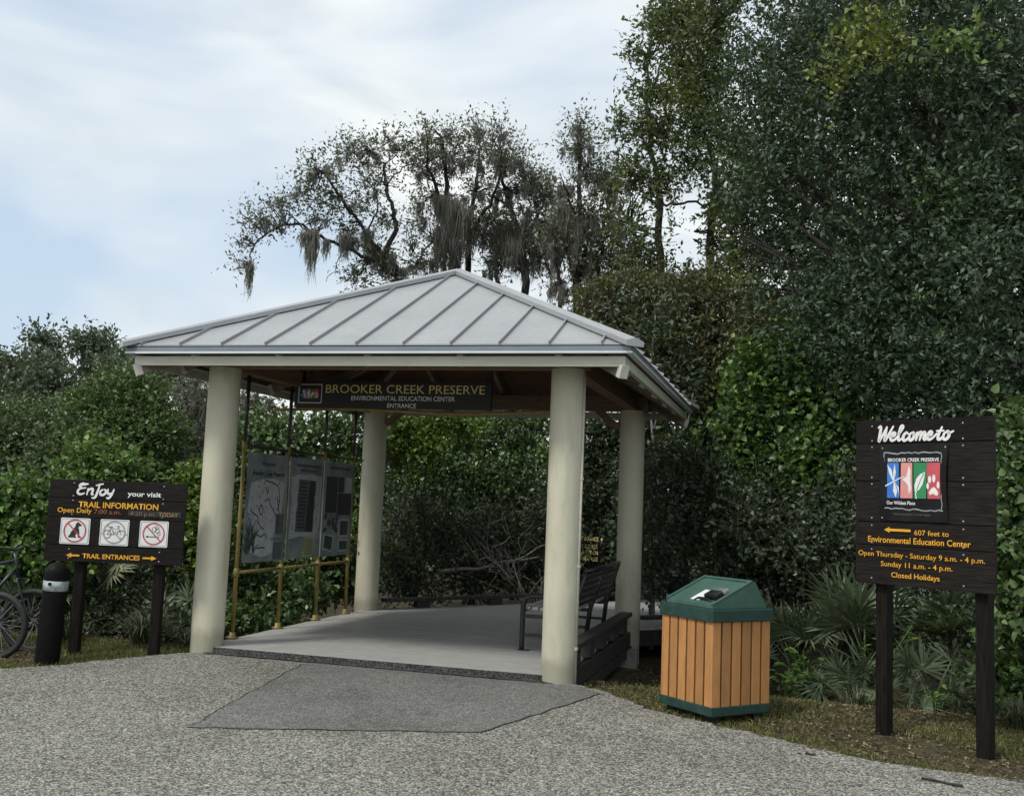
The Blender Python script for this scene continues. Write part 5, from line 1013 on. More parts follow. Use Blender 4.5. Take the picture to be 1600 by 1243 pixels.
GRAY = [(-6.1,4.49,2.42,0.26,0.32,0.37),(-6.37,4.45,3.08,0.18,0.21,0.24),(-6.0,4.55,3.09,0.2,0.24,0.29),(-5.95,4.48,1.99,0.24,0.25,0.26),(-7.06,5.69,3.33,0.31,0.29,0.26),(-6.72,5.83,2.99,0.36,0.38,0.4),(-7.11,5.74,2.73,0.26,0.33,0.4),(-6.27,5.6,2.39,0.42,0.44,0.47),(-5.92,6.02,3.26,0.4,0.36,0.31),(-5.69,6.12,2.91,0.31,0.33,0.36),(-5.98,5.86,2.65,0.4,0.4,0.4),(-6.49,5.37,2.02,0.39,0.39,0.39)]
MOSSY = [([[(-3.27,8.06,0.87,0.085),(-3.41,7.74,3.47,0.077),(-3.55,7.57,4.71,0.07),(-3.78,7.39,5.82,0.062),(-4.02,7.27,6.25,0.055),(-3.85,7.27,6.73,0.048),(-3.91,7.21,7.12,0.04),(-4.04,7.13,7.55,0.033),(-4.08,7.08,7.92,0.025),(-4.31,6.98,8.2,0.018)],[(-3.78,7.39,5.82,0.042),(-4.31,6.95,6.55,0.036),(-4.49,6.65,6.9,0.03),(-4.68,6.36,7.2,0.024),(-4.8,6.09,7.44,0.018),(-4.93,5.84,7.52,0.012)],[(-3.78,7.39,5.76,0.042),(-4.15,7.07,6.01,0.038),(-4.59,6.73,6.22,0.034),(-4.99,6.4,6.38,0.03),(-5.34,6.09,6.54,0.026),(-5.62,5.83,6.39,0.021),(-5.86,5.6,6.11,0.017),(-5.91,5.43,5.78,0.013),(-5.79,5.3,5.45,0.009)],[(-5.5,6.82,6.62,0.016),(-5.72,6.56,6.87,0.013),(-5.94,6.31,6.97,0.01),(-6.15,6.1,6.82,0.007)],[(-4.66,7.01,7.01,0.016),(-5.11,7.07,7.22,0.013),(-5.57,7.14,7.36,0.01),(-5.97,7.22,7.53,0.007)],[(-4.04,7.13,7.55,0.016),(-3.83,7.48,8.02,0.014),(-3.7,7.85,8.19,0.011),(-3.59,8.24,8.08,0.009)],[(-4.08,7.08,7.92,0.013),(-3.86,7.35,8.33,0.01),(-3.77,7.61,8.61,0.006)],[(-3.92,7.3,6.25,0.01),(-3.64,7.6,6.12,0.008),(-3.65,7.78,6.36,0.006)],[(-4.39,7.13,6.6,0.019),(-4.26,7.32,7.1,0.016),(-4.4,7.45,7.54,0.013),(-4.8,7.49,8.03,0.01),(-5.07,7.58,8.47,0.007)],[(-4.77,7.05,6.33,0.01),(-5.01,7.04,5.89,0.007),(-5.13,7.03,5.64,0.005)],[(-6.6,6.57,6.05,0.005),(-6.76,6.52,6.13,0.004),(-6.84,6.48,6.25,0.004)],[(-6.56,6.66,5.33,0.004),(-6.65,6.63,5.37,0.003),(-6.74,6.62,5.31,0.003)]], [(-6.16,5.65,6.1,0.21,0.2,0.19),(-5.9,5.68,6.5,0.29,0.29,0.29),(-5.5,5.76,6.82,0.31,0.29,0.26),(-5.61,5.77,6.4,0.31,0.24,0.17),(-5.19,6.02,7.13,0.34,0.32,0.31),(-4.91,6.06,7.5,0.41,0.36,0.31),(-4.8,6.44,7.12,0.37,0.32,0.27),(-4.73,6.87,8.14,0.45,0.38,0.3),(-4.31,6.99,8.16,0.43,0.36,0.3),(-4.07,7.33,8.46,0.43,0.34,0.25),(-3.81,7.72,8.46,0.33,0.31,0.28),(-4.18,7.09,7.54,0.5,0.39,0.28),(-4.54,7.03,7.16,0.38,0.31,0.25),(-4.99,6.33,6.72,0.41,0.3,0.19),(-4.55,6.68,6.55,0.34,0.28,0.22),(-4.17,7.25,6.12,0.43,0.39,0.35),(-4.52,7.18,5.79,0.4,0.34,0.28),(-3.8,7.38,5.82,0.5,0.4,0.3),(-3.75,7.97,8.21,0.23,0.21,0.18),(-3.68,7.64,6.65,0.23,0.2,0.18),(-6.05,5.31,5.61,0.12,0.13,0.14),(-4.05,7.2,6.87,0.3,0.28,0.25)], [(-5.06,5.93,6.34,0.11,0.53),(-4.92,5.97,6.31,0.1,1.01),(-4.99,5.96,6.27,0.06,0.71),(-4.82,6.31,6.27,0.08,0.48),(-4.56,6.58,6.42,0.15,0.61),(-4.43,6.72,6.41,0.1,0.43),(-4.27,6.95,6.61,0.12,0.62),(-4.23,7.2,6.36,0.17,0.56),(-5.84,5.37,5.62,0.06,0.79),(-3.99,7.29,6.18,0.2,0.62),(-3.68,7.4,5.95,0.17,0.38)]), ([[(-3.12,9.67,0.85,0.14),(-3.13,9.34,3.93,0.12),(-3.17,9.09,6.06,0.099),(-3.27,8.98,6.86,0.079),(-3.35,8.87,7.66,0.059),(-3.42,8.77,8.46,0.038),(-3.49,8.68,9.05,0.018)],[(-2.94,9.72,0.86,0.1),(-2.99,9.51,3.95,0.085),(-3.02,9.41,6.13,0.071),(-3.01,9.43,7.25,0.056),(-2.97,9.49,8.11,0.041),(-2.94,9.56,8.84,0.027),(-2.96,9.61,9.58,0.012)],[(-3.35,8.89,7.52,0.05),(-3.5,8.45,7.95,0.036),(-3.54,8.05,8.36,0.023),(-3.47,7.67,8.82,0.009)],[(-2.89,9.06,7.14,0.05),(-2.41,8.79,7.6,0.036),(-2.13,8.46,8.15,0.023),(-1.98,8.1,8.69,0.009)],[(-3.27,9.0,6.73,0.03),(-3.55,8.57,6.76,0.022),(-3.68,8.23,6.34,0.015),(-3.68,7.92,5.94,0.007)],[(-3.48,8.79,8.05,0.025),(-3.96,8.89,8.38,0.016),(-4.32,9.03,8.56,0.007)],[(-2.81,8.99,7.95,0.025),(-2.52,9.31,8.17,0.016),(-2.19,9.67,8.13,0.007)]], [(-3.82,8.58,9.17,0.21,0.24,0.27),(-3.72,8.65,8.78,0.4,0.38,0.35),(-3.87,8.65,8.37,0.38,0.35,0.32),(-3.36,8.72,9.06,0.27,0.28,0.3),(-3.42,8.75,8.59,0.46,0.43,0.4),(-2.94,8.97,8.78,0.49,0.45,0.41),(-2.77,8.97,9.26,0.24,0.27,0.3),(-2.15,8.54,8.99,0.29,0.29,0.29),(-2.3,8.75,8.6,0.45,0.41,0.37),(-3.35,8.84,7.92,0.56,0.54,0.51),(-2.83,8.99,7.95,0.48,0.47,0.46),(-3.86,8.52,7.64,0.24,0.28,0.32),(-3.76,8.49,7.22,0.29,0.29,0.29),(-3.15,8.97,7.26,0.51,0.5,0.48),(-3.47,8.96,6.58,0.4,0.43,0.46),(-3.67,8.2,6.27,0.31,0.3,0.29),(-2.69,9.11,7.15,0.3,0.35,0.4)], [(-3.41,8.64,7.73,0.19,0.8),(-3.19,8.62,7.57,0.21,1.19),(-2.93,8.7,7.45,0.19,1.06),(-3.31,8.64,7.04,0.24,0.93),(-2.79,8.97,7.25,0.13,0.8),(-3.05,8.74,6.79,0.21,0.66)]), ([[(-1.91,10.52,0.89,0.12),(-1.91,10.19,4.04,0.103),(-1.9,9.95,6.23,0.086),(-1.98,9.84,7.04,0.069),(-2.19,9.71,7.72,0.052),(-2.39,9.59,8.33,0.035),(-2.46,9.52,8.8,0.018)],[(-1.98,9.86,6.91,0.05),(-1.79,10.12,7.54,0.036),(-1.65,10.37,8.18,0.023),(-1.56,10.6,8.83,0.009)],[(-2.25,9.68,7.85,0.025),(-2.54,9.18,7.92,0.016),(-2.68,8.74,7.73,0.007)],[(-1.91,9.94,6.36,0.04),(-2.23,9.53,6.69,0.03),(-2.43,9.14,7.29,0.019),(-2.63,8.79,7.4,0.009)],[(-1.72,9.87,7.47,0.025),(-1.33,9.72,7.48,0.016),(-1.02,9.51,7.75,0.007)],[(-2.11,10.47,0.89,0.07),(-2.21,10.1,4.03,0.063),(-2.36,9.87,5.8,0.055),(-2.49,9.77,6.41,0.048)]], [(-2.2,9.6,8.74,0.49,0.43,0.36),(-1.86,9.74,8.35,0.52,0.47,0.41),(-2.39,9.61,8.12,0.44,0.41,0.39),(-2.03,9.76,7.73,0.47,0.43,0.39),(-1.58,10.04,8.22,0.42,0.42,0.42),(-2.47,9.25,7.39,0.32,0.32,0.32),(-1.46,9.94,7.54,0.44,0.4,0.36),(-2.18,9.79,7.04,0.55,0.51,0.47),(-1.65,9.96,6.78,0.49,0.48,0.47),(-2.45,9.56,6.57,0.35,0.38,0.41),(-1.38,10.01,7.07,0.36,0.39,0.41)], [(-2.26,9.52,7.39,0.22,1.09),(-2.0,9.61,7.26,0.19,1.09),(-1.8,9.64,7.47,0.14,0.82),(-2.46,9.28,7.19,0.11,0.81),(-2.07,9.41,6.93,0.24,0.81),(-2.85,9.36,7.36,0.07,0.48)]), ([[(-0.42,9.37,0.98,0.12),(-0.45,9.04,3.91,0.103),(-0.51,8.81,5.94,0.086),(-0.54,8.72,6.71,0.069),(-0.51,8.64,7.47,0.052),(-0.48,8.57,8.24,0.035),(-0.5,8.48,9.0,0.018)],[(-0.11,9.45,0.99,0.08),(-0.13,9.23,3.93,0.066),(-0.14,9.13,5.88,0.053),(-0.1,9.14,6.81,0.039),(-0.0,9.18,7.61,0.026),(0.07,9.22,8.43,0.012)],[(-0.72,9.28,0.97,0.07),(-0.75,8.8,3.88,0.057),(-0.77,8.46,5.61,0.044),(-0.81,8.21,6.33,0.031),(-0.88,7.97,6.91,0.018)],[(-0.51,8.67,7.22,0.03),(-0.68,8.31,7.64,0.019),(-0.75,8.0,7.93,0.007)],[(-0.05,8.85,6.73,0.03),(0.28,9.15,7.19,0.019),(0.42,9.4,7.66,0.007)]], [(-0.5,8.48,9.0,0.23,0.24,0.26),(-0.52,8.52,8.56,0.38,0.35,0.31),(-0.31,8.63,8.12,0.46,0.42,0.38),(-0.74,8.54,7.85,0.44,0.41,0.38),(0.05,8.85,7.91,0.41,0.42,0.44),(-0.48,8.68,7.22,0.54,0.49,0.44),(0.12,8.96,7.15,0.44,0.44,0.44),(-0.89,8.5,6.79,0.38,0.41,0.43),(-0.35,8.79,6.46,0.51,0.49,0.46),(0.19,9.06,6.38,0.44,0.44,0.44),(-0.76,8.64,5.91,0.43,0.43,0.43),(-0.1,8.94,5.77,0.44,0.41,0.38)], [(-0.77,8.47,7.43,0.15,0.89),(-0.5,8.48,7.03,0.18,1.01),(-0.87,8.42,6.64,0.15,0.89),(-0.22,8.65,7.2,0.13,0.77)])]
S_L = [[(1.45,7.26,1.1,0.1),(1.44,6.98,3.67,0.086),(1.4,6.77,5.57,0.073),(1.38,6.64,6.69,0.059),(1.29,6.53,7.47,0.045),(1.17,6.38,8.58,0.032),(1.14,6.3,9.25,0.018)],[(2.37,7.52,1.13,0.11),(2.34,7.23,3.71,0.095),(2.28,7.01,5.6,0.079),(2.27,6.89,6.72,0.064),(2.33,6.82,7.51,0.049),(2.07,6.68,8.17,0.033),(1.9,6.53,9.06,0.018)],[(2.33,6.82,7.49,0.035),(2.2,6.54,7.82,0.024),(2.0,6.25,8.07,0.012)],[(1.38,6.64,6.69,0.03),(1.02,6.7,7.18,0.019),(0.82,6.82,7.52,0.009)],[(1.3,6.61,6.77,0.025),(1.6,6.69,6.83,0.023),(1.98,6.79,6.85,0.021),(2.47,6.94,6.79,0.02),(2.74,7.01,6.83,0.018)],[(2.27,6.9,6.61,0.04),(2.51,7.04,7.34,0.026),(2.66,7.19,7.85,0.012)],[(1.39,6.73,5.9,0.025),(1.09,6.42,6.06,0.017),(0.96,6.15,6.33,0.009)],[(1.17,6.38,8.58,0.025),(1.39,6.51,9.44,0.016),(1.42,6.6,10.07,0.007)]]

# the big live oak
t = thing('oak_tree', 'huge dense dark green oak filling the upper right behind the welcome sign', 'tree', (7.6, 1.6, GZ))
L0 = Vector(t.location); loc = lambda cl: [(c[0]-L0.x, c[1]-L0.y, c[2]-L0.z, *c[3:]) for c in cl]
o, info = foliage('crown', loc(OAK), 190000, 0.068, M['oak'], t, 11, per=11, shell=0.7, spread=0.30, gap=0.30, gapscale=8.0, gap2=0.46, zmin=0.6, aspect=0.46)
trunk_to('trunk', (0, 0, -0.3), (-0.5, 0.3, 3.6), loc(OAK), 0.36, M['barkdark'], t, 1, 0.3)
stems('twigs', info, M['bark'], t, 0.05, 0.004, 4)
for CC_, n_, sz_, m_, sd_, lab_ in ((OV1, 1100, 0.07, 'sprig', 66, 'yellow green sprigs high in the crown'), (OV2, 110, 0.09, 'newleaf', 67, 'pale large leaved sprig near the top right')):
    o, info = foliage('sprig', loc(CC_), n_, sz_, M[m_], t, sd_, per=7, shell=0.8, spread=0.3, aspect=0.6); o['label'] = lab_
t = thing('evergreen_tree', 'dark evergreen filling the gaps behind the huge oak', 'tree', (9.5, 6.2, GZ)); L0 = Vector(t.location)
foliage('crown', loc(DEEP), 52000, 0.13, M['deep'], t, 13, per=9, shell=0.6, spread=0.4, aspect=0.5, zmin=0.8)
trunk_to('trunk', (0, 0, -0.2), (-0.3, 0, 3.4), loc(DEEP), 0.3, M['barkdark'], t, 14, 0.3)
# slim tree left of it
t = thing('slim_tree', 'loose light crowned tree with bare leaning stems left of the big dark oak', 'tree', (S_L[0][0][0], S_L[0][0][1], GZ))
L0 = Vector(t.location)
limbs('trunk', [[(q[0]-L0.x, q[1]-L0.y, q[2]-L0.z, q[3]) for q in l_] for l_ in S_L], M['barkdark'], t)
o, info = foliage('crown', loc(SLIM), 34000, 0.085, M['slim'], t, 12, per=8, shell=0.95, spread=0.30, gap=0.36, gapscale=2.0, aspect=0.42, surf_bias=1.0)
twigs_in('twigs', loc(SLIM), [[(q[0]-L0.x, q[1]-L0.y, q[2]-L0.z) for q in l_] for l_ in S_L], M['barkdark'], t, 3, 4, 0.016)
# moss hung trees behind the roof
ml = ['leaning moss hung tree farthest left above the pavilion roof, long limb reaching left', 'moss draped upright tree rising right behind the roof peak', 'moss hung tree between the roof peak and the tall right hand woods', 'tall narrow mossy tree above the right slope of the pavilion roof']
for i, (LL, CC, MM) in enumerate(MOSSY):
    t = thing('mossy_tree', ml[i], 'tree', (LL[0][0][0], LL[0][0][1], GZ), 0, 'moss hung trees behind the pavilion'); L0 = Vector(t.location)
    l2 = [[(q[0]-L0.x, q[1]-L0.y, q[2]-L0.z, q[3]) for q in l_] for l_ in LL]
    limbs('trunk', l2, M['barkdark'], t)
    o, info = foliage('crown', loc(CC), (8500, 10000, 12500, 15500)[i], 0.078, M['mossyleaf'], t, 20+i, per=7, shell=1.0, spread=0.40, gap=0.3, aspect=0.42, surf_bias=0.7, upb=0.3)
    twigs_in('twigs', loc(CC), l2, M['barkdark'], t, 30+i, 9, 0.011)
    dr = drape(loc(CC), (4, 7, 10, 11)[i], i, 0.6, 1.2)
    moss('moss', loc(MM)+dr, 300, t, 40+i)
# vine smothered shrubs on the right
def shrub(name, label, clumps, n, size, mat, seed, bark='barkdark', r_=0.05, group=None, base=None, cat='shrub', stemfrac=0.0, **kw):
    C = np.array(clumps); bx_, by_ = (C[:, 0].mean(), C[:, 1].mean()) if base is None else base
    zb = float(gtop(bx_, by_))
    t = thing(name, label, cat, (bx_, by_, zb), 0, group); L_ = Vector(t.location)
    lc = [(c[0]-L_.x, c[1]-L_.y, c[2]-L_.z, *c[3:]) for c in clumps]
    o, info = foliage('foliage', lc, n, size, mat, t, seed, **{**dict(zmin=0.0), **kw})
    top = max(c[2] for c in lc)
    trunk_to('stems', (0, 0, -0.2), (0.1, 0.1, max(0.25, 0.35*top)), lc, r_, M[bark], t, seed, 0.5)
    if stemfrac: stems('twigs', info, M['twig'], t, stemfrac, 0.005, seed)
    return t
shrub('vine_shrub', 'olive brown mound of matted vines right of the pavilion roof', OLIVE, 40000, 0.08, M['olive'], 51, per=8, gap=0.3, gapscale=8, shell=0.55, spread=0.3, aspect=0.4, stemfrac=0.25, r_=0.1, droop=0.25)
shrub('climbing_vine', 'bright green heart leaved vine covering bushes between roof corner and welcome sign', VINE, 10000, 0.075, M['vine'], 52, per=6, shell=0.55, spread=0.28, gap=0.36, gapscale=7, aspect=0.85, shape=6, r_=0.012)
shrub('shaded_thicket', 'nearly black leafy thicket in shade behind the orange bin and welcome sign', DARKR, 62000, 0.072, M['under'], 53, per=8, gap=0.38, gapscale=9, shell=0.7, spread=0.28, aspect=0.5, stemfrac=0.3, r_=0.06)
shrub('climbing_vine', 'deep green broad leaved vine at the right edge behind the welcome sign', EDGE, 7500, 0.075, M['wall'], 54, per=6, shell=0.5, spread=0.2, aspect=0.8, shape=6, r_=0.03)
# left side
shrub('round_bush', 'wide dull green bush behind the trail sign left of the pavilion', ROUND, 95000, 0.07, M['round'], 55, per=9, shell=0.45, spread=0.28, gap=0.28, gapscale=7, aspect=0.5, r_=0.12)
shrub('round_bush', 'fresh green domed bush rising over the wide dull bush left of the pavilion roof', DOME, 30000, 0.066, M['dome'], 69, per=9, gap=0.25, gapscale=7, shell=0.4, spread=0.26, aspect=0.5, r_=0.08)
shrub('vine_shrub', 'bright green vine mound at the left edge above the bicycles', VL1, 13000, 0.075, M['vine'], 56, per=7, gap=0.3, gapscale=11, shell=0.55, spread=0.22, aspect=0.7, shape=6, r_=0.03)
shrub('vine_shrub', 'bright green vine sprays rising behind the top of the trail sign', VL2, 8000, 0.075, M['vine'], 57, per=7, gap=0.35, gapscale=9, shell=0.7, spread=0.3, aspect=0.6, r_=0.03)
shrub('vine_shrub', 'yellow green vine mound between the trail sign and the front left column', VL3, 15000, 0.072, M['vineyellow'], 58, per=7, shell=0.55, spread=0.22, aspect=0.6, r_=0.03)
shrub('vine_wall', 'leafy vine thicket seen behind the map panels', VW, 36000, 0.078, M['wall'], 59, per=7, gap=0.36, gapscale=10, shell=0.6, spread=0.24, aspect=0.6, r_=0.05, stemfrac=0.15)
shrub('vine_wall', 'green and black thicket across the back of the pavilion behind the kerb', BW, 40000, 0.08, M['wall'], 60, per=7, gap=0.36, gapscale=8, shell=0.65, spread=0.26, aspect=0.55, r_=0.06, stemfrac=0.3)
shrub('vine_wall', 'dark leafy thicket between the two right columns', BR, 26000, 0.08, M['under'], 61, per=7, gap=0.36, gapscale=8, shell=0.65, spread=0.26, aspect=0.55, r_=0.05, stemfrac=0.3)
t = shrub('mossy_shrub', 'grey moss covered small tree behind the front left column', GRAY, 7000, 0.09, M['mossyleaf'], 62, per=6, shell=0.9, spread=0.3, aspect=0.4, bark='bark', r_=0.1, cat='tree', stemfrac=0.5)
L0 = Vector(t.location); moss('moss', drape(loc(GRAY), 9, 5, 1.0, 1.5), 260, t, 63)
shrub('shaded_thicket', 'dark low thicket under the trail sign and behind the bicycles', LOWL, 22000, 0.06, M['under'], 64, per=7, gap=0.35, gapscale=10, shell=0.75, spread=0.22, aspect=0.5, r_=0.02, stemfrac=0.25)  # shade below the sign is put into this darker leaf colour
shrub('shaded_thicket', 'nearly black undergrowth across the back of the pavilion just above the kerb', BWL, 20000, 0.072, M['under'], 65, per=7, gap=0.45, gapscale=9, shell=0.85, spread=0.26, aspect=0.5, r_=0.03, stemfrac=0.3)  # lower half of the back thicket, shade painted by a darker leaf
# far trees at left
for i, (CC, n, lab) in enumerate(((FARL1, 11000, 'low broad tree beyond the bush at the far left edge'), (FARL2, 12000, 'taller gappy tree against the sky left of the pavilion roof'))):
    C = np.array(CC); t = thing('distant_tree', lab, 'tree', (C[:, 0].mean(), C[:, 1].mean(), GZ), 0, 'trees beyond the bush on the left'); L0 = Vector(t.location)
    foliage('crown', loc(CC), n, 0.15, M['farleaf'], t, 70+i, per=8, shell=0.9, spread=0.5, aspect=0.5, gap=0.38, gapscale=1.6)
    trunk_to('trunk', (0, 0, -0.2), (0.1, 0, 3.0), loc(CC), 0.22, M['bark'], t, 72+i, 0.4)
# far wood closing the view
rf = np.random.default_rng(80); fwc = []
for x in np.arange(-52, 46, 2.4):
    yb = 36+rf.normal(0, 2.0)+0.15*abs(x); h = 4.2+rf.normal(0, 0.5)+(2.0 if x > 2 else 0)
    fwc.append((x, yb, h*0.5, 2.2, 1.8, h*0.55)); fwc.append((x+1, yb-1, h*0.22, 2.2, 1.6, 1.3))
o, _ = foliage('far_woods', fwc, 60000, 0.30, M['farleaf'], None, 81, per=8, shell=0.5, spread=0.6, aspect=0.6); o['kind'] = 'stuff'; o['label'] = 'far belt of woods closing the horizon'; o['category'] = 'woods'
# understory belt in the shade between the thickets and the far wood
uc = []
for x in np.arange(-9, 12, 1.1):
    for yy in (11.0, 14.5):
        h = 2.3+rf.normal(0, .3)+(0.9 if x > -1 else 0); uc.append((x+rf.normal(0, .2), yy+rf.normal(0, .6)-0.25*x*(x > 3), h*0.42-0.2, 0.95, 0.8, h*0.52))
o, _ = foliage('undergrowth', uc, 60000, 0.12, M['under'], None, 82, per=8, shell=0.6, spread=0.35, aspect=0.55); o['kind'] = 'stuff'; o['label'] = 'dark undergrowth beneath the trees'; o['category'] = 'undergrowth'

t = thing('fallen_branch', 'pale fallen branch lying in the dark undergrowth behind the kerb left of centre', 'branch', (0, 0, 0)); rl = random.Random(9); bm = bmesh.new()
for a, b, r_ in (((-1.75, 4.7, 0.35), (-0.3, 5.7, 0.62), 0.035), ((-1.2, 5.1, 0.45), (-0.7, 5.2, 0.95), 0.018), ((-0.8, 5.35, 0.5), (-0.1, 5.3, 0.85), 0.015)):
    p = wob_line(a, b, 5, 0.06, rl); tube(bm, p, [r_*(1-.6*k/len(p)) for k in range(len(p))], 7)
part('limb', bm, M['palebark'], t, True)
shrub('vine_shrub', 'yellow green vine leaves high at the back left of the pavilion opening', VB, 6500, 0.075, M['vineyellow'], 68, per=7, gap=0.35, gapscale=9, shell=0.7, spread=0.25, aspect=0.6, r_=0.015)
# pale thin trunk beside the back right column
t = thing('slender_tree', 'pale thin crooked trunk beside the back right column', 'tree', (1.86, 3.25, GZ))
bm = bmesh.new(); tube(bm, smooth_line([(0, 0, -0.1), (0.02, 0, 0.5), (0.0, .03, 1.1), (0.05, 0, 1.6), (0.07, .02, 2.2), (-0.03, 0, 2.9), (-0.10, .05, 3.6), (-0.05, 0.1, 4.6)], 5), [0.045-0.035*k/35 for k in range(36)], 8)
tube(bm, smooth_line([(0.03, 0, 2.75), (0.2, .1, 2.8), (0.42, .1, 3.05), (0.5, .1, 3.5)], 4), [0.014]*13, 6); tube(bm, smooth_line([(-0.03, 0, 2.9), (0.05, -.1, 3.3), (0.03, -.1, 3.8)], 4), [0.012]*9, 6)
tube(bm, smooth_line([(0.02, 0, 1.0), (0.25, .0, 1.2), (0.5, .05, 1.55)], 4), [0.010]*9, 6)
part('trunk', bm, M['palebark'], t, True)
foliage('crown', [(-0.05, 0.1, 4.4, .8, .8, .6), (0.5, .1, 3.6, .4, .4, .35)], 2500, 0.07, M['under'], t, 84, per=6, shell=.9, spread=.25)
# bare twiggy bush behind the pavilion
def bare(x, y, z, n, ln, label, seed, lean=(0, 0)):
    t = thing('bare_bush', label, 'bush', (x, y, z), 0, 'bare twiggy bushes'); rnd_ = random.Random(seed); bm = bmesh.new()
    for k in range(n):
        a = rnd_.uniform(0, 6.283); e = rnd_.uniform(0.7, 1.35); l_ = ln*rnd_.uniform(.6, 1)
        d = Vector((math.cos(a)*math.cos(e)+lean[0], math.sin(a)*math.cos(e)*0.6+lean[1], math.sin(e))).normalized()
        p = wob_line((rnd_.gauss(0, .1), rnd_.gauss(0, .1), 0), d*l_+Vector((0, 0, -0.12*l_)), 4, 0.07*l_, rnd_); m = len(p)
        tube(bm, p, [0.009*(1-.8*i/m) for i in range(m)], 5)
        for q in range(4):
            s = p[int(m*rnd_.uniform(.35, .9))]; e2 = Vector(s)+(d+Vector((rnd_.gauss(0, .7), rnd_.gauss(0, .5), rnd_.gauss(0, .6)))).normalized()*l_*rnd_.uniform(.15, .4)
            p2 = wob_line(s, e2, 3, 0.03*l_, rnd_); m2 = len(p2); tube(bm, p2, [0.005*(1-.75*i/m2) for i in range(m2)], 4)
    part('branches', bm, M['twig'], t)
bare(-0.10, 5.12, GZ, 15, 3.0, 'tangle of bare grey twigs behind the pavilion right of centre', 5, (-0.35, 0))
bare(1.2, 6.6, GZ, 20, 1.9, 'sparse bare twigs between the right columns', 6)
bare(-2.9, 4.9, GZ, 16, 1.6, 'bare pale twigs behind the back left column', 7, (0.3, 0))

# saw palmettos
def palmetto(x, y, label, n, size, seed, mat='palm', facing=None, zoff=0, hmin=0.35):
    z = float(gtop(x, y))+zoff; t = thing('saw_palmetto', label, 'palmetto', (x, y, z), 0, 'saw palmettos'); rng = np.random.default_rng(seed)
    P = []; D = []; Nn = []; Ln = []; bm = bmesh.new()
    for k in range(n):
        a = rng.uniform(0, 2*math.pi); e = rng.uniform(hmin, 1.25); l_ = size*rng.uniform(.55, 1.0)
        d = np.array([math.cos(a)*math.cos(e), math.sin(a)*math.cos(e), math.sin(e)]); h = d*l_
        b0 = rng.normal(0, .05, 3)*[1, 1, 0]; tube(bm, smooth_line([b0, b0+h*.5+[0, 0, .03], b0+h], 3), 0.007, 5)
        ax = unit(d+np.array([0, 0, -0.25])+rng.normal(0, .15, 3)); nn = unit(np.array([0, 0, 1.0])+d*0.2+rng.normal(0, .45, 3)); sd_ = unit(np.cross(ax, nn)); nn = np.cross(sd_, ax)
        nb = 22; fr = size*rng.uniform(.55, .8)
        for q in range(nb):
            th = (q/(nb-1)-.5)*R(230)+rng.normal(0, .04); bd = unit(ax*math.cos(th)+sd_*math.sin(th)+nn*(0.18*math.cos(th)-0.05)+rng.normal(0, .04, 3))
            P.append(b0+h); D.append(bd); Nn.append(nn); Ln.append(fr*rng.uniform(.8, 1.05)*(1-.25*abs(th)/2))
    P, D, Nn, Ln = map(np.array, (P, D, Nn, Ln))
    me = leaf_mesh('fronds', P, D, Nn, Ln, Ln*0.085, 4, 0.35, 0.10); link('fronds', me, M[mat], t); part('leaf_stalks', bm, M['palm'], t)
palmetto(3.75, 1.25, 'saw palmetto just right of the bin lid', 13, 0.66, 21, zoff=.15, hmin=0.8)
palmetto(4.5, 0.75, 'tall blue green saw palmetto left of the welcome sign posts', 18, 0.80, 2, zoff=.3)
palmetto(4.25, 0.2, 'low spreading saw palmetto between the bin and the welcome sign', 13, 0.50, 3)
palmetto(5.05, -0.1, 'saw palmetto seen between the two posts of the welcome sign', 16, 0.62, 4, zoff=.1)
palmetto(5.15, 0.7, 'upright saw palmetto behind the lower edge of the welcome sign', 16, 0.75, 5, zoff=.3)
palmetto(5.55, -0.75, 'small saw palmetto by the right post of the welcome sign', 11, 0.5, 6)
palmetto(4.75, -0.5, 'smallest palmetto, on the litter between the posts of the welcome sign', 9, 0.36, 7)
palmetto(3.55, 0.65, 'low palmetto at the foot of the thicket right of the bin', 9, 0.40, 8)
palmetto(-4.05, -0.9, 'pale yellow green palmetto left of the trail sign', 14, 0.65, 9, 'palmdry', zoff=.45)
palmetto(-2.75, -0.9, 'dim palmetto under the trail sign', 11, 0.5, 10, zoff=.15)
palmetto(-4.2, -1.6, 'palmetto behind the bicycle wheels at the left edge', 10, 0.5, 11, zoff=.1)
# fresh broad leaved plants
def broad(x, y, h, n, label, seed, size=0.10, mat='newleaf'):
    z = float(gtop(x, y)); t = thing('broadleaf_plant', label, 'plant', (x, y, z), 0, 'leafy young plants'); rng = np.random.default_rng(seed); bm = bmesh.new(); P = []; D = []; Nn = []
    for k in range(max(3, n//9)):
        a = rng.uniform(0, 6.283); tip = np.array([math.cos(a)*h*.35, math.sin(a)*h*.35, h*rng.uniform(.6, 1)]); tube(bm, smooth_line([(0, 0, -.05), tip*[.4, .4, .6], tip], 3), 0.005, 5)
        for q in range(9):
            s = tip*[1, 1, 1]*rng.uniform(.45, 1.02); P.append(s); b = rng.uniform(0, 6.283); D.append([math.cos(b), math.sin(b), rng.uniform(-.3, .35)]); Nn.append([rng.normal(0, .3), rng.normal(0, .3), 1])
    P, D, Nn = np.array(P), unit(np.array(D)), unit(np.array(Nn)); s = size*(.6+.7*rng.random(len(P)))
    link('leaves', leaf_mesh('leaves', P, D, Nn, s, s*.55, 6, .15), M[mat], t); part('stalks', bm, M['vine'], t)
broad(2.95, 1.8, 1.15, 60, 'young plant with pale green leaves rising behind the bin lid', 1, 0.13)
broad(3.85, 0.2, 0.62, 90, 'bushy yellow green plant beside the right side of the bin', 2, 0.10)
broad(3.65, -0.25, 0.45, 60, 'short leafy plant on the edge of the litter right of the bin', 3, 0.09)
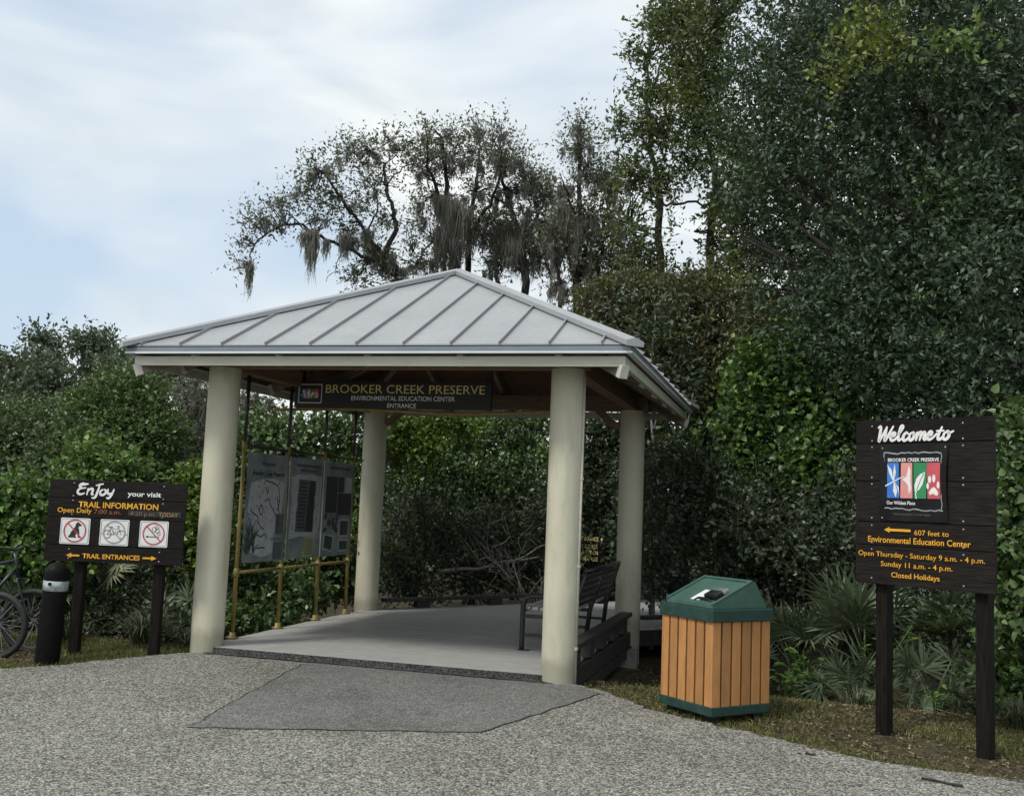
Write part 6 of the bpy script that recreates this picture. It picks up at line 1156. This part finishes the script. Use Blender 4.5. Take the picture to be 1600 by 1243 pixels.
broad(4.55, 0.0, 0.9, 36, 'thin sprig with a few yellow leaves in front of the palmettos', 4, 0.09)
broad(4.95, -0.95, 0.35, 40, 'low leafy weed between the welcome sign posts', 5, 0.07)
broad(-2.2, -1.0, 0.75, 70, 'leafy weed under the right end of the trail sign', 6, 0.09)
broad(-3.6, -1.2, 0.7, 60, 'leafy weed behind the bollard', 7, 0.09)
broad(5.6, -1.6, 0.5, 70, 'green leafy weed right of the welcome sign right post', 8, 0.09, 'wall')
# strap leaved clump under the trail sign
def strapclump(x, y, label, n, ln, seed):
    z = float(gtop(x, y)); t = thing('strap_leaf_clump', label, 'plant', (x, y, z), 0, 'strap leaved clumps'); rng = np.random.default_rng(seed); vs_ = []; fs_ = []
    for k in range(n):
        a = rng.uniform(0, 6.283); l_ = ln*rng.uniform(.5, 1); out_ = rng.uniform(.25, .8); b = rng.normal(0, .06, 2); s = np.array([-math.sin(a), math.cos(a), 0])*0.006
        for j, tt in enumerate((0, .35, .7, 1)):
            c_ = np.array([b[0]+math.cos(a)*l_*out_*tt, b[1]+math.sin(a)*l_*out_*tt, l_*(tt*1.15-tt*tt*(.35+.7*out_))]); f = (1, 1.1, .8, .1)[j]; vs_ += [c_-s*f, c_+s*f]
        v0 = k*8; fs_ += [(v0+2*j, v0+2*j+1, v0+2*j+3, v0+2*j+2) for j in range(3)]
    link('blades', mesh_np('blades', np.array(vs_), np.array(fs_)), M['strap'], t)
strapclump(-2.55, -1.75, 'arching grey green strap leaved clump under the trail sign', 260, 0.75, 1)
strapclump(-2.05, -1.6, 'smaller strap leaved clump by the right post of the trail sign', 150, 0.55, 2)
strapclump(-3.4, -1.9, 'strap leaved clump behind the bicycles', 160, 0.6, 3)
strapclump(4.3, -0.75, 'fine leaved tuft at the edge of the litter near the welcome sign left post', 120, 0.45, 4)
strapclump(5.45, -2.0, 'long grass tuft right of the welcome sign at the frame edge', 150, 0.5, 5)

# grass, litter, stones
def inside(P, poly):
    x, y = P[:, 0], P[:, 1]; c = np.zeros(len(P), bool); n = len(poly)
    for i in range(n):
        (x1, y1), (x2, y2) = poly[i], poly[(i+1) % n]
        c ^= ((y1 > y) != (y2 > y)) & (x < (x2-x1)*(y-y1)/(y2-y1+1e-12)+x1)
    return c
GR = [(1.95, -1.98)]+[(p[0]-0.015, p[1]-0.015) for p in er]+[(9, -1.0), (6.2, 0.2), (5.2, 0.6), (4.0, 1.4), (2.0, 1.6)]
GL = [(p[0], p[1]) for p in el]+[(-1.8, -0.9), (-5, -0.6), (-9, -2)]
def scatter(poly, n, rng):
    lo = np.min(poly, 0); hi = np.max(poly, 0); lo = np.maximum(lo, [-7, -5.5]); hi = np.minimum(hi, [8, 2]); P = lo+(hi-lo)*rng.random((n, 2)); return P[inside(P, poly)]
def patchy(P, s, seed):
    return np.sin(P[:, 0]*s+seed+1.3*np.sin(P[:, 1]*s*.8))+np.sin(P[:, 1]*s*1.3+seed*2+P[:, 0]*s*.5)
def grass(name, poly, n, seed, thr, edge, hmax=0.075):
    rng = np.random.default_rng(seed); P = scatter(poly, n, rng); m = patchy(P, 2.6, seed)+rng.normal(0, .7, len(P))
    e = np.array(edge); dmin = np.min(np.linalg.norm(P[:, None]-e[None], axis=-1), 1)
    keep = m+1.5*np.exp(-(dmin/0.28)**2)-0.35*(P[:, 1]+2.2).clip(0, 5) > thr; P = P[keep]; n = len(P)
    z = gtop(P[:, 0], P[:, 1])+0.002; B = np.column_stack([P, z]); a = rng.random(n)*6.283; h = hmax*(.35+.65*rng.random(n)); ti = rng.random(n)*.9
    D = unit(np.column_stack([np.cos(a)*ti, np.sin(a)*ti, np.ones(n)])); Nn = unit(np.column_stack([np.sin(a), -np.cos(a), np.zeros(n)]))
    me = leaf_mesh(name, B, D, unit(rng.normal(size=(n, 3))), h, 0.0055+0.003*rng.random(n), 4, 0.1, 0.15)
    o = link(name, me, M['grass']); o['kind'] = 'stuff'; return o
e_r = [p for p in er if p[0] < 8][::2]; e_l = [p for p in el if p[0] > -7][::2]
grass('grass', GR, 190000, 5, 0.5, e_r)['label'] = 'thin patchy grass around the bin and welcome sign'
grass('grass', GL, 130000, 6, -0.6, e_l, 0.085)['label'] = 'short grass on the verge at the left'
def litter(poly, n, seed, size):
    rng = np.random.default_rng(seed); P = scatter(poly, n, rng); n = len(P); z = gtop(P[:, 0], P[:, 1])+0.012+0.01*rng.random(n)
    a = rng.random(n)*6.283; D = unit(np.column_stack([np.cos(a), np.sin(a), rng.normal(0, .25, n)])); s = size*(.5+.8*rng.random(n))
    return leaf_mesh('leaf_litter', np.column_stack([P, z]), D, unit(np.column_stack([rng.normal(0, .3, n), rng.normal(0, .3, n), np.ones(n)])), s, s*.45, 4, 0.25)
o = link('leaf_litter', litter(GR, 42000, 7, 0.032), M['litter']); o['kind'] = 'stuff'; o['label'] = 'brown fallen leaves under the welcome sign'
o = link('leaf_litter', litter(GL, 9000, 8, 0.04), M['litter']); o['kind'] = 'stuff'; o['label'] = 'brown fallen leaves on the left verge'
# fallen sticks on the asphalt
def stick(x, y, ln, rz, label, r_=0.008):
    bm = bmesh.new(); rnd_ = random.Random(int(x*100)); tube(bm, wob_line((-ln/2, 0, 0), (ln/2, 0, 0), 4, 0.012, rnd_), r_, 6)
    o = part('twig', bm, M['barkdark']); o.location = (x, y, -0.06-0.03*(-1.92-y)+0.004+r_); o.rotation_euler = (0, 0, rz); tag(o, label, 'stick', 'fallen sticks on the asphalt')
stick(4.62, -3.98, 0.24, R(-22), 'longer dark stick on the asphalt near the right edge', 0.009)
stick(3.83, -3.62, 0.11, R(-8), 'short dark stick on the asphalt below the bin', 0.007)
